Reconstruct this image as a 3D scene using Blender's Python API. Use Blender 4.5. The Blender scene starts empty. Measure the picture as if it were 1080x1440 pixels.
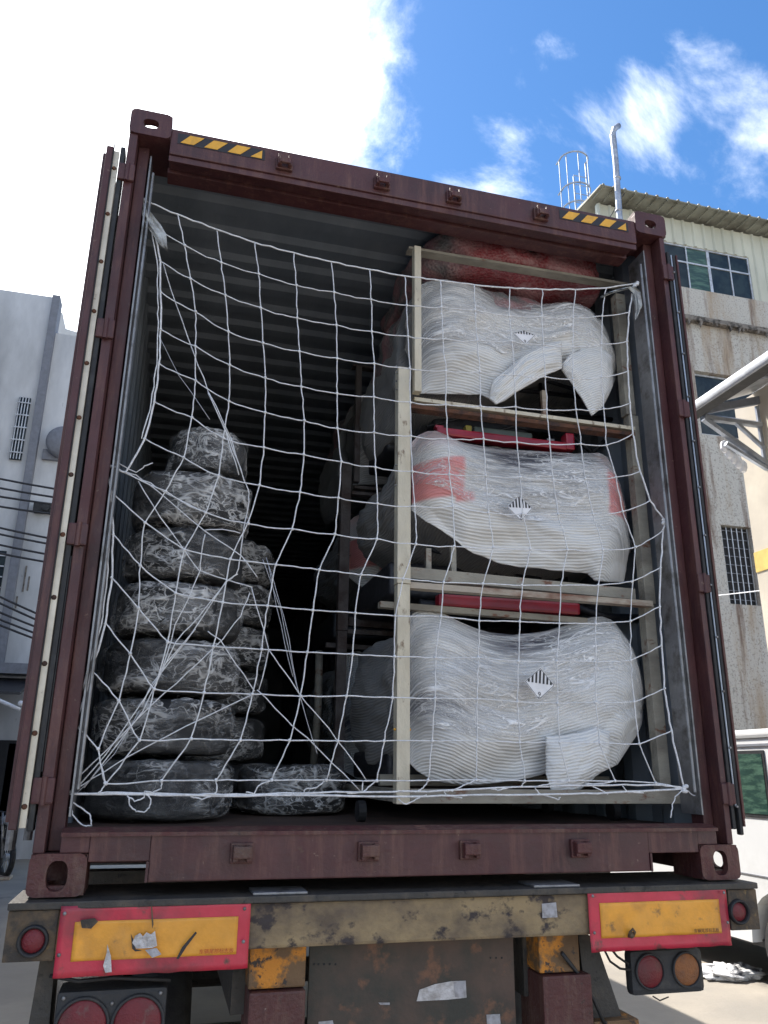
import bpy, bmesh, math, random
import numpy as np
from mathutils import Vector, Matrix, noise as mn
random.seed(7)
S = bpy.context.scene
COL = S.collection

# ------------------------------------------------------------------ camera
CR = np.array([[0.96565242, -0.25961528, 0.01073829],
               [0.08993816, 0.29518591, -0.95119735],
               [0.24377558, 0.91949181, 0.30839631]])
CC = np.array([-0.87498253, -2.73777162, 1.71430703])
CF = 1121.5436
cd = bpy.data.cameras.new('camera'); cam = bpy.data.objects.new('camera', cd); COL.objects.link(cam)
cd.sensor_fit = 'VERTICAL'; cd.sensor_height = 24.0; cd.lens = 24.0 * CF / 1440
cd.clip_start = 0.05; cd.clip_end = 3000
m4 = Matrix.Identity(4)
for i in range(3):
    m4[i][0] = CR[0][i]; m4[i][1] = -CR[1][i]; m4[i][2] = -CR[2][i]; m4[i][3] = CC[i]
cam.matrix_world = m4
S.camera = cam

def rayd(x, y):
    return CR.T @ np.array([(x - 540) / CF, (y - 720) / CF, 1.0])
def at(x, y, X=None, Y=None, Z=None):
    """world point on the plane X=, Y= or Z= seen at photo pixel x, y"""
    d = rayd(x, y)
    i, v = (0, X) if X is not None else ((1, Y) if Y is not None else (2, Z))
    return CC + (v - CC[i]) / d[i] * d

# ------------------------------------------------------------------ light
SUN = Vector((-1.9, 2.5, 4.25)).normalized()
sl = bpy.data.lights.new('sun', 'SUN'); so = bpy.data.objects.new('sun', sl); COL.objects.link(so)
sl.energy = 4.0; sl.angle = math.radians(0.5); sl.color = (1.0, 0.94, 0.86)
so.rotation_euler = SUN.to_track_quat('Z', 'Y').to_euler()
S.view_settings.view_transform = 'Standard'; S.view_settings.look = 'None'
S.view_settings.gamma = 1.0; S.view_settings.use_curve_mapping = False
S.view_settings.exposure = 1.1

w = bpy.data.worlds.new('World'); S.world = w; w.use_nodes = True
wn = w.node_tree.nodes; wl = w.node_tree.links; wn.clear()
def WN(t, **k):
    n = wn.new(t)
    for a, b in k.items(): setattr(n, a, b)
    return n
def wmath(op, a, b=None, c=None, clamp=False):
    n = WN('ShaderNodeMath', operation=op, use_clamp=clamp)
    for i, v in enumerate((a, b, c)):
        if v is None: continue
        if isinstance(v, (int, float)): n.inputs[i].default_value = v
        else: wl.new(v, n.inputs[i])
    return n.outputs[0]
sky = WN('ShaderNodeTexSky'); sky.sky_type = 'NISHITA'; sky.sun_disc = False
sky.sun_elevation = math.asin(SUN.z); sky.sun_rotation = math.atan2(SUN.x, SUN.y)
sky.altitude = 50; sky.air_density = 1.0; sky.dust_density = 0.3; sky.ozone_density = 3.0
tcw = WN('ShaderNodeTexCoord'); dirv = tcw.outputs['Generated']
def wnoise(scale, detail, rough, dist=0.0, stretch=(1, 1, 1), rot=(0, 0, 0)):
    mp = WN('ShaderNodeMapping'); mp.inputs['Scale'].default_value = stretch; mp.inputs['Rotation'].default_value = rot
    wl.new(dirv, mp.inputs['Vector'])
    n = WN('ShaderNodeTexNoise'); n.inputs['Scale'].default_value = scale; n.inputs['Detail'].default_value = detail
    n.inputs['Roughness'].default_value = rough; n.inputs['Distortion'].default_value = dist
    wl.new(mp.outputs[0], n.inputs['Vector']); return n.outputs['Fac']
n1 = wnoise(3.6, 12, 0.62, 0.15)
n2 = wnoise(6.0, 12, 0.62, 0.25, (1, 2.0, 1.1), (0.4, 0.3, 0.7))
def blob(px, py, rin, rout):
    d = rayd(px, py); d = d / np.linalg.norm(d)
    v = WN('ShaderNodeVectorMath', operation='DOT_PRODUCT'); wl.new(dirv, v.inputs[0]); v.inputs[1].default_value = tuple(d)
    ang = wmath('ARCCOSINE', wmath('MINIMUM', v.outputs['Value'], 0.99999))
    r = WN('ShaderNodeMapRange'); r.clamp = True
    wl.new(ang, r.inputs[0]); r.inputs[1].default_value = math.radians(rout); r.inputs[2].default_value = math.radians(rin)
    return r.outputs[0]
big = wmath('MAXIMUM', blob(130, 130, 9, 21.5), blob(-150, -150, 12, 31))
n3 = wnoise(14.0, 10, 0.65, 0.2)
bigd = wmath('ADD', wmath('ADD', big, wmath('MULTIPLY', wmath('SUBTRACT', n1, 0.5), 0.9)), wmath('MULTIPLY', wmath('SUBTRACT', n3, 0.5), 0.55))
def ramp(v, a, b):
    r = WN('ShaderNodeMapRange'); r.interpolation_type = 'SMOOTHSTEP'; r.clamp = True
    wl.new(v, r.inputs[0]); r.inputs[1].default_value = a; r.inputs[2].default_value = b; return r.outputs[0]
bigm = ramp(bigd, 0.16, 0.70)
wisp = wmath('MAXIMUM', wmath('MAXIMUM', blob(700, 225, 1, 6.5), blob(915, 170, 1, 6)), wmath('MAXIMUM', blob(1075, 230, 2, 10), blob(1010, 120, 0, 7)))
wispm = wmath('MULTIPLY', ramp(wmath('ADD', wmath('MULTIPLY', wisp, 0.19), n2), 0.62, 1.02), 0.7)
genm = wmath('MULTIPLY', ramp(n1, 0.42, 0.60), wmath('SUBTRACT', 1.0, blob(760, 200, 58, 85)))
cm = wmath('MAXIMUM', wmath('MAXIMUM', bigm, wispm), genm, clamp=True)
glow = blob(60, -60, 2, 60)
ccol = WN('ShaderNodeCombineXYZ')
gl = wmath('MULTIPLY_ADD', glow, 9.0, 6.5)
wl.new(gl, ccol.inputs[0]); wl.new(wmath('MULTIPLY', gl, 1.02), ccol.inputs[1]); wl.new(wmath('MULTIPLY', gl, 1.05), ccol.inputs[2])
mixw = WN('ShaderNodeMix', data_type='RGBA')
hs = WN('ShaderNodeHueSaturation'); hs.inputs['Saturation'].default_value = 1.22; hs.inputs['Value'].default_value = 0.90
wl.new(sky.outputs[0], hs.inputs['Color'])
wl.new(cm, mixw.inputs['Factor']); wl.new(hs.outputs[0], mixw.inputs['A']); wl.new(ccol.outputs[0], mixw.inputs['B'])
bg = WN('ShaderNodeBackground'); bg.inputs['Strength'].default_value = 0.12
wl.new(mixw.outputs['Result'], bg.inputs['Color'])
wo = WN('ShaderNodeOutputWorld'); wl.new(bg.outputs[0], wo.inputs['Surface'])

# ------------------------------------------------------------------ materials
MATS = {}
def mat(name, col, rough=0.6, metal=0.0, col2=None, nscale=6.0, amount=(0.45, 0.62), col3=None, n3=22.0, a3=(0.58, 0.66),
        bump=0.15, bscale=60.0, stretch=(1, 1, 1), spec=0.5, mottle=0.15, coat=0.0, rvar=0.0, chips=None):
    m = bpy.data.materials.new(name); m.use_nodes = True; nt = m.node_tree; N = nt.nodes; L = nt.links
    b = N['Principled BSDF']; b.inputs['Roughness'].default_value = rough; b.inputs['Metallic'].default_value = metal
    b.inputs['Specular IOR Level'].default_value = spec
    if coat: b.inputs['Coat Weight'].default_value = coat; b.inputs['Coat Roughness'].default_value = 0.15
    tc = N.new('ShaderNodeTexCoord'); mp = N.new('ShaderNodeMapping'); mp.inputs['Scale'].default_value = stretch
    L.new(tc.outputs['Object'], mp.inputs['Vector'])
    def nz(s, d=6, r=0.6):
        n = N.new('ShaderNodeTexNoise'); n.inputs['Scale'].default_value = s; n.inputs['Detail'].default_value = d
        n.inputs['Roughness'].default_value = r; L.new(mp.outputs[0], n.inputs['Vector']); return n.outputs['Fac']
    def rg(v, a, c):
        r = N.new('ShaderNodeMapRange'); r.clamp = True; L.new(v, r.inputs[0]); r.inputs[1].default_value = a; r.inputs[2].default_value = c
        return r.outputs[0]
    def mixc(f, a, c):
        x = N.new('ShaderNodeMix'); x.data_type = 'RGBA'; L.new(f, x.inputs['Factor'])
        for s, v in (('A', a), ('B', c)):
            if isinstance(v, tuple): x.inputs[s].default_value = v + (1,)
            else: L.new(v, x.inputs[s])
        return x.outputs['Result']
    lo = tuple(c * (1 - mottle) for c in col); hi = tuple(min(1, c * (1 + mottle)) for c in col)
    c = mixc(rg(nz(nscale * 1.7, 8), 0.3, 0.7), lo, hi)
    if col2: c = mixc(rg(nz(nscale), *amount), c, col2)
    if col3: c = mixc(rg(nz(n3, 8, 0.65), *a3), c, col3)
    if chips:
        mp5 = N.new('ShaderNodeMapping'); mp5.inputs['Scale'].default_value = (1, 1, .12); L.new(tc.outputs['Object'], mp5.inputs[0])
        n5 = N.new('ShaderNodeTexNoise'); n5.inputs['Scale'].default_value = 26; n5.inputs['Detail'].default_value = 8; n5.inputs['Roughness'].default_value = .7; L.new(mp5.outputs[0], n5.inputs[0])
        c = mixc(rg(n5.outputs['Fac'], .50, .70), c, chips[0])
        n6 = N.new('ShaderNodeTexNoise'); n6.inputs['Scale'].default_value = 34; n6.inputs['Detail'].default_value = 9; n6.inputs['Roughness'].default_value = .75; L.new(tc.outputs['Object'], n6.inputs[0])
        c = mixc(rg(n6.outputs['Fac'], .64, .67), c, chips[1])
    L.new(c, b.inputs['Base Color'])
    if rvar:
        rr = N.new('ShaderNodeMapRange'); L.new(nz(nscale * 2.3), rr.inputs[0]); rr.inputs[1].default_value = 0.3; rr.inputs[2].default_value = 0.7
        rr.inputs[3].default_value = max(0.02, rough - rvar); rr.inputs[4].default_value = min(1, rough + rvar); L.new(rr.outputs[0], b.inputs['Roughness'])
    if bump:
        bp = N.new('ShaderNodeBump'); bp.inputs['Strength'].default_value = bump; bp.inputs['Distance'].default_value = 0.01
        L.new(nz(bscale, 5), bp.inputs['Height']); L.new(bp.outputs[0], b.inputs['Normal'])
    MATS[name] = m; return m

M_maroon = mat('maroon paint', (0.080, 0.026, 0.028), 0.5, 0, (0.050, 0.020, 0.022), 3, (0.45, 0.7), (0.10, 0.055, 0.04), 30, (0.62, 0.72), 0.25, 40, rvar=0.12, chips=((0.13, 0.055, 0.045), (0.20, 0.13, 0.10)))
M_maroon_s = mat('worn maroon paint', (0.088, 0.027, 0.026), 0.55, 0, (0.11, 0.065, 0.05), 9, (0.5, 0.72), (0.05, 0.03, 0.028), 45, (0.6, 0.7), 0.5, 70, rvar=0.15, chips=((0.15, 0.08, 0.06), (0.24, 0.18, 0.15)))
M_inner = mat('grey container lining', (0.21, 0.235, 0.27), 0.5, 0, (0.13, 0.155, 0.185), 2.5, (0.4, 0.7), None, bump=0.15, stretch=(1, .3, 1), rvar=0.15)
M_floor = mat('stained plywood', (0.10, 0.06, 0.045), 0.75, 0, (0.05, 0.035, 0.03), 5, (0.4, 0.7), bump=0.4)
M_gasket = mat('dark rubber', (0.018, 0.018, 0.020), 0.6, 0, (0.05, 0.05, 0.05), 14, (0.5, 0.8), bump=0.2)
M_strip = mat('pale gasket retainer', (0.62, 0.56, 0.46), 0.35, 0.15, (0.40, 0.35, 0.28), 5, (0.5, 0.75), (0.25, 0.17, 0.10), 40, (0.64, 0.72), bump=0.1)
M_rustst = mat('rusty steel', (0.13, 0.055, 0.03), 0.8, 0.2, (0.05, 0.03, 0.025), 12, (0.45, 0.6), (0.24, 0.11, 0.05), 35, (0.6, 0.7), 0.6, 90)
M_steel = mat('dull steel', (0.30, 0.30, 0.31), 0.5, 0.7, (0.12, 0.11, 0.10), 12, (0.5, 0.7), bump=0.2)
M_yellow = mat('yellow decal', (0.78, 0.40, 0.04), 0.45, 0, (0.45, 0.25, 0.06), 14, (0.58, 0.75), bump=0.05)
M_black = mat('black decal', (0.022, 0.020, 0.024), 0.5, 0, bump=0.05)
M_rope = mat('white rope', (0.82, 0.82, 0.84), 0.6, 0, (0.62, 0.62, 0.63), 40, (0.5, 0.7), bump=0.5, bscale=260)
M_rope2 = mat('thin grey cord', (0.52, 0.53, 0.57), 0.5, 0, bump=0.3, bscale=260)
M_rag = mat('torn plastic', (0.50, 0.52, 0.52), 0.4, 0, (0.3, 0.3, 0.3), 20, bump=0.6, bscale=80)
M_cream = mat('cream rack paint', (0.60, 0.54, 0.42), 0.5, 0, (0.50, 0.44, 0.33), 7, (0.45, 0.7), (0.20, 0.14, 0.09), 26, (0.60, 0.68), 0.3, 60, stretch=(1, 1, .5))
M_rackg = mat('weathered rack paint', (0.30, 0.275, 0.225), 0.6, 0, (0.20, 0.18, 0.15), 8, (0.45, 0.65), (0.16, 0.07, 0.04), 20, (0.58, 0.66), 0.4, 60, stretch=(.5, 1, 1))
M_rackr = mat('rust streaked rack', (0.42, 0.36, 0.29), 0.65, 0, (0.17, 0.065, 0.035), 6, (0.46, 0.58), bump=0.4, stretch=(.4, 1, 1))
M_red = mat('crimson vehicle paint', (0.36, 0.012, 0.03), 0.35, 0, (0.2, 0.01, 0.02), 5, bump=0.05, coat=0.3)
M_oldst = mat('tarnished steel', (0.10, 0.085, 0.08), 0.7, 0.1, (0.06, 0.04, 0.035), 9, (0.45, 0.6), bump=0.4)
M_dark = mat('greasy dark metal', (0.03, 0.031, 0.036), 0.45, 0.4, (0.06, 0.06, 0.07), 20, (0.5, 0.7), bump=0.3)
M_rubber = mat('tyre rubber', (0.014, 0.014, 0.016), 0.7, 0, (0.03, 0.03, 0.03), 12, bump=0.3, bscale=120)
M_bumper = mat('grimy bumper paint', (0.13, 0.095, 0.065), 0.7, 0, (0.33, 0.24, 0.13), 5, (0.42, 0.62), (0.045, 0.034, 0.034), 14, (0.54, 0.62), 0.5, 60, stretch=(.8, 1, 1), rvar=0.1)
M_deck = mat('oily trailer steel', (0.055, 0.05, 0.045), 0.6, 0.1, (0.11, 0.09, 0.07), 9, (0.5, 0.7), (0.02, 0.02, 0.02), 25, bump=0.5)
M_bend = mat('brown trailer end', (0.13, 0.09, 0.055), 0.7, 0.1, (0.05, 0.042, 0.036), 10, (0.48, 0.6), (0.24, 0.16, 0.07), 24, (0.62, 0.7), 0.5, 60)
M_plate = mat('rusty brown panel', (0.11, 0.072, 0.055), 0.65, 0.1, (0.05, 0.048, 0.04), 3.5, (0.42, 0.6), (0.20, 0.10, 0.06), 9, (0.56, 0.66), 0.3, 50)
M_refred = mat('red reflective sheet', (0.55, 0.028, 0.06), 0.42, 0, (0.20, 0.03, 0.045), 5, (0.50, 0.70), (0.09, 0.05, 0.04), 13, (0.60, 0.70), 0.2, 30, coat=0.2)
M_refyel = mat('amber reflective sheet', (0.80, 0.35, 0.035), 0.42, 0, (0.48, 0.22, 0.05), 6, (0.50, 0.72), (0.15, 0.085, 0.045), 11, (0.61, 0.72), bump=0.15, coat=0.2)
M_tape = mat('silver tape', (0.55, 0.54, 0.56), 0.35, 0.3, (0.35, 0.33, 0.33), 25, bump=0.5)
M_lred = mat('red lamp lens', (0.17, 0.014, 0.022), 0.4, 0, (0.12, 0.035, 0.035), 9, (0.45, 0.65), (0.15, 0.09, 0.08), 20, (0.60, 0.72), bump=0.35, bscale=160)
M_lamb = mat('amber lamp lens', (0.33, 0.12, 0.035), 0.4, 0, (0.20, 0.09, 0.05), 14, (0.45, 0.65), (0.14, 0.09, 0.07), 26, (0.6, 0.72), bump=0.5, bscale=120)
M_lhouse = mat('grey lamp housing', (0.035, 0.036, 0.04), 0.6, 0, (0.10, 0.09, 0.08), 10, (0.55, 0.75), bump=0.3)
M_orange = mat('flaking orange paint', (0.17, 0.10, 0.05), 0.7, 0, (0.62, 0.24, 0.03), 11, (0.5, 0.58), (0.05, 0.04, 0.035), 22, (0.56, 0.62), 0.5, 60)
M_white = mat('white vehicle paint', (0.78, 0.79, 0.79), 0.3, 0, (0.68, 0.68, 0.67), 3, (0.5, 0.8), bump=0, coat=0.5, mottle=0.02)
M_glass = mat('dark window glass', (0.015, 0.024, 0.032), 0.12, 0, (0.03, 0.045, 0.05), 3, bump=0.05, bscale=4, spec=0.3)
M_glassg = mat('green curtained glass', (0.03, 0.065, 0.055), 0.12, 0, (0.08, 0.15, 0.11), 5, (0.45, 0.6), bump=0.05, stretch=(.6, 1, 4))
M_alu = mat('window aluminium', (0.55, 0.57, 0.60), 0.4, 0.5, (0.4, 0.41, 0.43), 9, bump=0)
M_clad = mat('cream corrugated cladding', (0.53, 0.54, 0.46), 0.55, 0, (0.44, 0.45, 0.37), 0.8, (0.45, 0.7), (0.30, 0.32, 0.25), 1.6, (0.66, 0.8), bump=0.05, stretch=(1, 1, .3))
M_eave = mat('stained eave sheet', (0.30, 0.30, 0.25), 0.6, 0.2, (0.15, 0.14, 0.11), 1.6, (0.45, 0.65), (0.38, 0.30, 0.20), 3, (0.6, 0.75), bump=0.1)
M_frame = mat('galvanised steel', (0.40, 0.43, 0.48), 0.4, 0.6, (0.3, 0.32, 0.36), 6, bump=0.05)
M_shade = mat('dark opening', (0.02, 0.021, 0.024), 0.9, bump=0)
M_ledge = mat('blackened ledge', (0.20, 0.18, 0.16), 0.9, 0, (0.05, 0.045, 0.04), 6, (0.45, 0.6), bump=1, bscale=30)
M_beige = mat('beige render', (0.60, 0.54, 0.44), 0.8, 0, (0.56, 0.50, 0.41), 1.2, bump=0.1)
M_yband = mat('yellow wall band', (0.72, 0.52, 0.15), 0.7, bump=0.05)
M_gutter = mat('white gutter pipe', (0.72, 0.74, 0.78), 0.35, 0, (0.55, 0.56, 0.58), 6, bump=0.05)
M_lwall = mat('pale plaster', (0.60, 0.61, 0.62), 0.85, 0, (0.36, 0.37, 0.38), 0.9, (0.42, 0.7), (0.22, 0.22, 0.22), 5.5, (0.68, 0.74), 0.3, 12, stretch=(1, 1, .35))
M_pil = mat('grey pillar', (0.20, 0.21, 0.24), 0.8, 0, bump=0.1)
M_cable = mat('black cable', (0.03, 0.03, 0.035), 0.6, bump=0)
M_litter = mat('litter bag', (0.72, 0.72, 0.72), 0.4, 0, (0.10, 0.10, 0.11), 6, (0.5, 0.58), bump=0.6, bscale=30)
M_tube = mat('white tube', (0.8, 0.8, 0.82), 0.4, bump=0)
M_worn = mat('worn sticker', (0.42, 0.41, 0.44), 0.5, 0, (0.25, 0.24, 0.24), 30, (0.45, 0.65), bump=0.2)
M_paper = mat('white sticker', (0.78, 0.77, 0.79), 0.4, 0, bump=0.05)

def concrete():
    m = mat('worn concrete', (0.32, 0.285, 0.235), 0.85, 0, (0.24, 0.22, 0.19), 0.5, (0.42, 0.62), (0.12, 0.115, 0.11), 1.3, (0.62, 0.72), 0.5, 25, mottle=0.2)
    return m
M_conc = concrete()

def rough_cast():
    m = bpy.data.materials.new('roughcast render'); m.use_nodes = True; N = m.node_tree.nodes; L = m.node_tree.links
    b = N['Principled BSDF']; b.inputs['Roughness'].default_value = 0.9
    tc = N.new('ShaderNodeTexCoord')
    def nz(s, d=4, r=.6, sc=None):
        n = N.new('ShaderNodeTexNoise'); n.inputs['Scale'].default_value = s; n.inputs['Detail'].default_value = d; n.inputs['Roughness'].default_value = r
        if sc:
            mp = N.new('ShaderNodeMapping'); mp.inputs['Scale'].default_value = sc; L.new(tc.outputs['Object'], mp.inputs[0]); L.new(mp.outputs[0], n.inputs[0])
        else: L.new(tc.outputs['Object'], n.inputs[0])
        return n.outputs['Fac']
    def rg(v, a, c):
        r = N.new('ShaderNodeMapRange'); r.clamp = True; L.new(v, r.inputs[0]); r.inputs[1].default_value = a; r.inputs[2].default_value = c; return r.outputs[0]
    def mx(f, a, c):
        x = N.new('ShaderNodeMix'); x.data_type = 'RGBA'; L.new(f, x.inputs['Factor'])
        for s, v in (('A', a), ('B', c)):
            if isinstance(v, tuple): x.inputs[s].default_value = v + (1,)
            else: L.new(v, x.inputs[s])
        return x.outputs['Result']
    c = mx(rg(nz(26, 3), .54, .62), (0.47, 0.455, 0.42), (0.29, 0.275, 0.25))
    c = mx(rg(nz(0.9, 6, .65, (1.6, 1, .25)), .47, .68), c, (0.32, 0.24, 0.16))
    c = mx(rg(nz(1.2, 7, .65, (2.2, 1, .2)), .54, .68), c, (0.15, 0.10, 0.075))
    L.new(c, b.inputs['Base Color'])
    bp = N.new('ShaderNodeBump'); bp.inputs['Strength'].default_value = .8; bp.inputs['Distance'].default_value = .03
    L.new(nz(14, 3), bp.inputs['Height']); L.new(bp.outputs[0], b.inputs['Normal']); return m
M_rc = rough_cast()

def foam_mat(name, red=False, dk=1.0):
    """ribbed polyethylene foam sheet; ribs follow the sheet (UV), red plastic shows through where the 'red' attribute says"""
    m = bpy.data.materials.new(name); m.use_nodes = True; N = m.node_tree.nodes; L = m.node_tree.links
    b = N['Principled BSDF']; b.inputs['Roughness'].default_value = 0.55
    b.inputs['Subsurface Weight'].default_value = 0.0
    uv = N.new('ShaderNodeUVMap'); uv.uv_map = 'uv'
    sp = N.new('ShaderNodeSeparateXYZ'); L.new(uv.outputs[0], sp.inputs[0])
    nz = N.new('ShaderNodeTexNoise'); nz.inputs['Scale'].default_value = 3.5; nz.inputs['Detail'].default_value = 3; L.new(uv.outputs[0], nz.inputs[0])
    ma = N.new('ShaderNodeMath'); ma.operation = 'MULTIPLY_ADD'; L.new(nz.outputs['Fac'], ma.inputs[0]); ma.inputs[1].default_value = 0.022; L.new(sp.outputs['Y'], ma.inputs[2])
    sn = N.new('ShaderNodeMath'); sn.operation = 'MULTIPLY'; L.new(ma.outputs[0], sn.inputs[0]); sn.inputs[1].default_value = 2 * math.pi / 0.0125
    si = N.new('ShaderNodeMath'); si.operation = 'SINE'; L.new(sn.outputs[0], si.inputs[0])
    tc = N.new('ShaderNodeTexCoord')
    n2 = N.new('ShaderNodeTexNoise'); n2.inputs['Scale'].default_value = 9; n2.inputs['Detail'].default_value = 7
    mp = N.new('ShaderNodeMapping'); mp.inputs['Scale'].default_value = (0.6, 3.0, 1); L.new(uv.outputs[0], mp.inputs[0]); L.new(mp.outputs[0], n2.inputs[0])
    bp = N.new('ShaderNodeBump'); bp.inputs['Strength'].default_value = 0.35; bp.inputs['Distance'].default_value = 0.0035; L.new(si.outputs[0], bp.inputs['Height'])
    bp2 = N.new('ShaderNodeBump'); bp2.inputs['Strength'].default_value = 0.3; bp2.inputs['Distance'].default_value = 0.02; L.new(n2.outputs['Fac'], bp2.inputs['Height'])
    L.new(bp2.outputs[0], bp.inputs['Normal']); L.new(bp.outputs[0], b.inputs['Normal'])
    # rib shading put into the colour: darker grooves, whiter ridges
    mr = N.new('ShaderNodeMapRange'); L.new(si.outputs[0], mr.inputs[0]); mr.inputs[1].default_value = -1; mr.inputs[2].default_value = 1
    x = N.new('ShaderNodeMix'); x.data_type = 'RGBA'; L.new(mr.outputs[0], x.inputs['Factor'])
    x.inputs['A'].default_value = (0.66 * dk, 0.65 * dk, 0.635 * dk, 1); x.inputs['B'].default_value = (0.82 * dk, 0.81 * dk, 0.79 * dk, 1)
    out = x.outputs['Result']
    # where only clear film covers the dark vehicle, its colour shows in streaks
    ad = N.new('ShaderNodeAttribute'); ad.attribute_name = 'dim'
    n4 = N.new('ShaderNodeTexNoise'); n4.inputs['Scale'].default_value = 4; n4.inputs['Detail'].default_value = 8; n4.inputs['Distortion'].default_value = .6
    mp4 = N.new('ShaderNodeMapping'); mp4.inputs['Scale'].default_value = (1.0, 9, 1); mp4.inputs['Rotation'].default_value = (0, 0, .10); L.new(uv.outputs[0], mp4.inputs[0]); L.new(mp4.outputs[0], n4.inputs[0])
    ra = N.new('ShaderNodeMapRange'); ra.clamp = True; L.new(n4.outputs['Fac'], ra.inputs[0]); ra.inputs[1].default_value = .32; ra.inputs[2].default_value = .56
    mm = N.new('ShaderNodeMath'); mm.operation = 'MULTIPLY'; L.new(ra.outputs[0], mm.inputs[0]); L.new(ad.outputs['Fac'], mm.inputs[1])
    xd = N.new('ShaderNodeMix'); xd.data_type = 'RGBA'; mm.use_clamp = True; L.new(mm.outputs[0], xd.inputs['Factor']); L.new(out, xd.inputs['A']); xd.inputs['B'].default_value = (0.07, 0.07, 0.09, 1); out = xd.outputs['Result']
    if red:
        a = N.new('ShaderNodeAttribute'); a.attribute_name = 'red'
        y = N.new('ShaderNodeMix'); y.data_type = 'RGBA'; L.new(a.outputs['Fac'], y.inputs['Factor']); L.new(out, y.inputs['A']); y.inputs['B'].default_value = (0.70, 0.27, 0.26, 1)
        out = y.outputs['Result']
    L.new(out, b.inputs['Base Color'])
    return m
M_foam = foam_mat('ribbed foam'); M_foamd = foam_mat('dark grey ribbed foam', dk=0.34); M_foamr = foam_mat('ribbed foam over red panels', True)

def film_mat(name, tint=(0.85, 0.85, 0.88), dens=(0.42, 0.72), dmax=0.65, stretch=(1.2, 14, 1), scale=3.0, base=0.12, rough=0.12, coord='uv', dm=1.0, mask=(.38, .54)):
    """stretch film: clear glossy layers, milky where several layers crinkle together"""
    m = bpy.data.materials.new(name); m.use_nodes = True; N = m.node_tree.nodes; L = m.node_tree.links
    b = N['Principled BSDF']; b.inputs['Roughness'].default_value = rough; b.inputs['Base Color'].default_value = tint + (1,)
    b.inputs['Specular IOR Level'].default_value = 0.9
    if coord == 'uv':
        t = N.new('ShaderNodeUVMap'); t.uv_map = 'uv'; src = t.outputs[0]
    else:
        t = N.new('ShaderNodeTexCoord'); src = t.outputs['Object']
    def nz(s, st, d=7, r=.65, dist=0.5, rot=0):
        mp = N.new('ShaderNodeMapping'); mp.inputs['Scale'].default_value = st; mp.inputs['Rotation'].default_value = (0, 0, rot); L.new(src, mp.inputs[0])
        n = N.new('ShaderNodeTexNoise'); n.inputs['Scale'].default_value = s; n.inputs['Detail'].default_value = d; n.inputs['Roughness'].default_value = r
        n.inputs['Distortion'].default_value = dist; L.new(mp.outputs[0], n.inputs[0]); return n.outputs['Fac']
    def M(op, x, y=None, cl=False):
        n = N.new('ShaderNodeMath'); n.operation = op; n.use_clamp = cl
        for i_, q in enumerate((x, y)):
            if q is None: continue
            if isinstance(q, (int, float)): n.inputs[i_].default_value = q
            else: L.new(q, n.inputs[i_])
        return n.outputs[0]
    def rng(v, a0, a1, b0=0., b1=1.):
        r = N.new('ShaderNodeMapRange'); r.clamp = True; L.new(v, r.inputs[0])
        for i_, q in enumerate((a0, a1, b0, b1)): r.inputs[i_ + 1].default_value = q
        return r.outputs[0]
    a = nz(scale, stretch, 8, .6, .4)
    def ridge(sc, st, rot, wdt, dist=1.0):   # thin bright crease lines
        return M('SUBTRACT', 1.0, M('MULTIPLY', M('ABSOLUTE', M('SUBTRACT', nz(sc, st, 3, .5, dist, rot), .5)), 1.0 / wdt), True)
    big = rng(nz(scale * .8 if coord == 'obj' else 2.2, (1, 1, 1), 3, .5, .3), *mask)
    r1 = ridge(scale * 1.3, (stretch[0], stretch[1] * .55, stretch[2]), 0.25, .030, 1.0 * dm)
    r2 = ridge(scale * 2.1, (stretch[0] * 1.5, stretch[1] * .35, stretch[2]), -0.5, .028, 2.6 * dm)
    r3 = ridge(scale * 3.5, (stretch[0] * 1.2, stretch[1] * .8, stretch[2]), 0.05, .035, .6)
    cre = M('MAXIMUM', M('MAXIMUM', r1, r2), M('MULTIPLY', r3, .7))
    milky = rng(a, dens[0], dens[1], base, dmax)
    al = M('ADD', M('MULTIPLY', milky, M('ADD', M('MULTIPLY', big, .75), .25)), M('MULTIPLY', cre, M('ADD', M('MULTIPLY', big, .75), .12)), True)
    L.new(al, b.inputs['Alpha'])
    hh = M('ADD', a, M('MULTIPLY', cre, .25))
    bp = N.new('ShaderNodeBump'); bp.inputs['Strength'].default_value = 0.9; bp.inputs['Distance'].default_value = 0.010; L.new(hh, bp.inputs['Height'])
    L.new(bp.outputs[0], b.inputs['Normal']); return m
M_film = film_mat('stretch film', (0.93, 0.92, 0.92), (0.44, 0.68), 0.50, (0.8, 9, 1), 2.6, 0.02, 0.10)
M_film_b = film_mat('black bale film', (0.66, 0.65, 0.64), (0.42, 0.66), 0.48, (0.9, 5.0, 1), 3.4, 0.02, 0.07, dm=.22, mask=(.45, .58))
M_film_c = film_mat('clear hanging film', (0.7, 0.72, 0.76), (0.45, 0.7), 0.35, (1.5, 9, 1), 4.0, 0.03, 0.2, 'obj')
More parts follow.
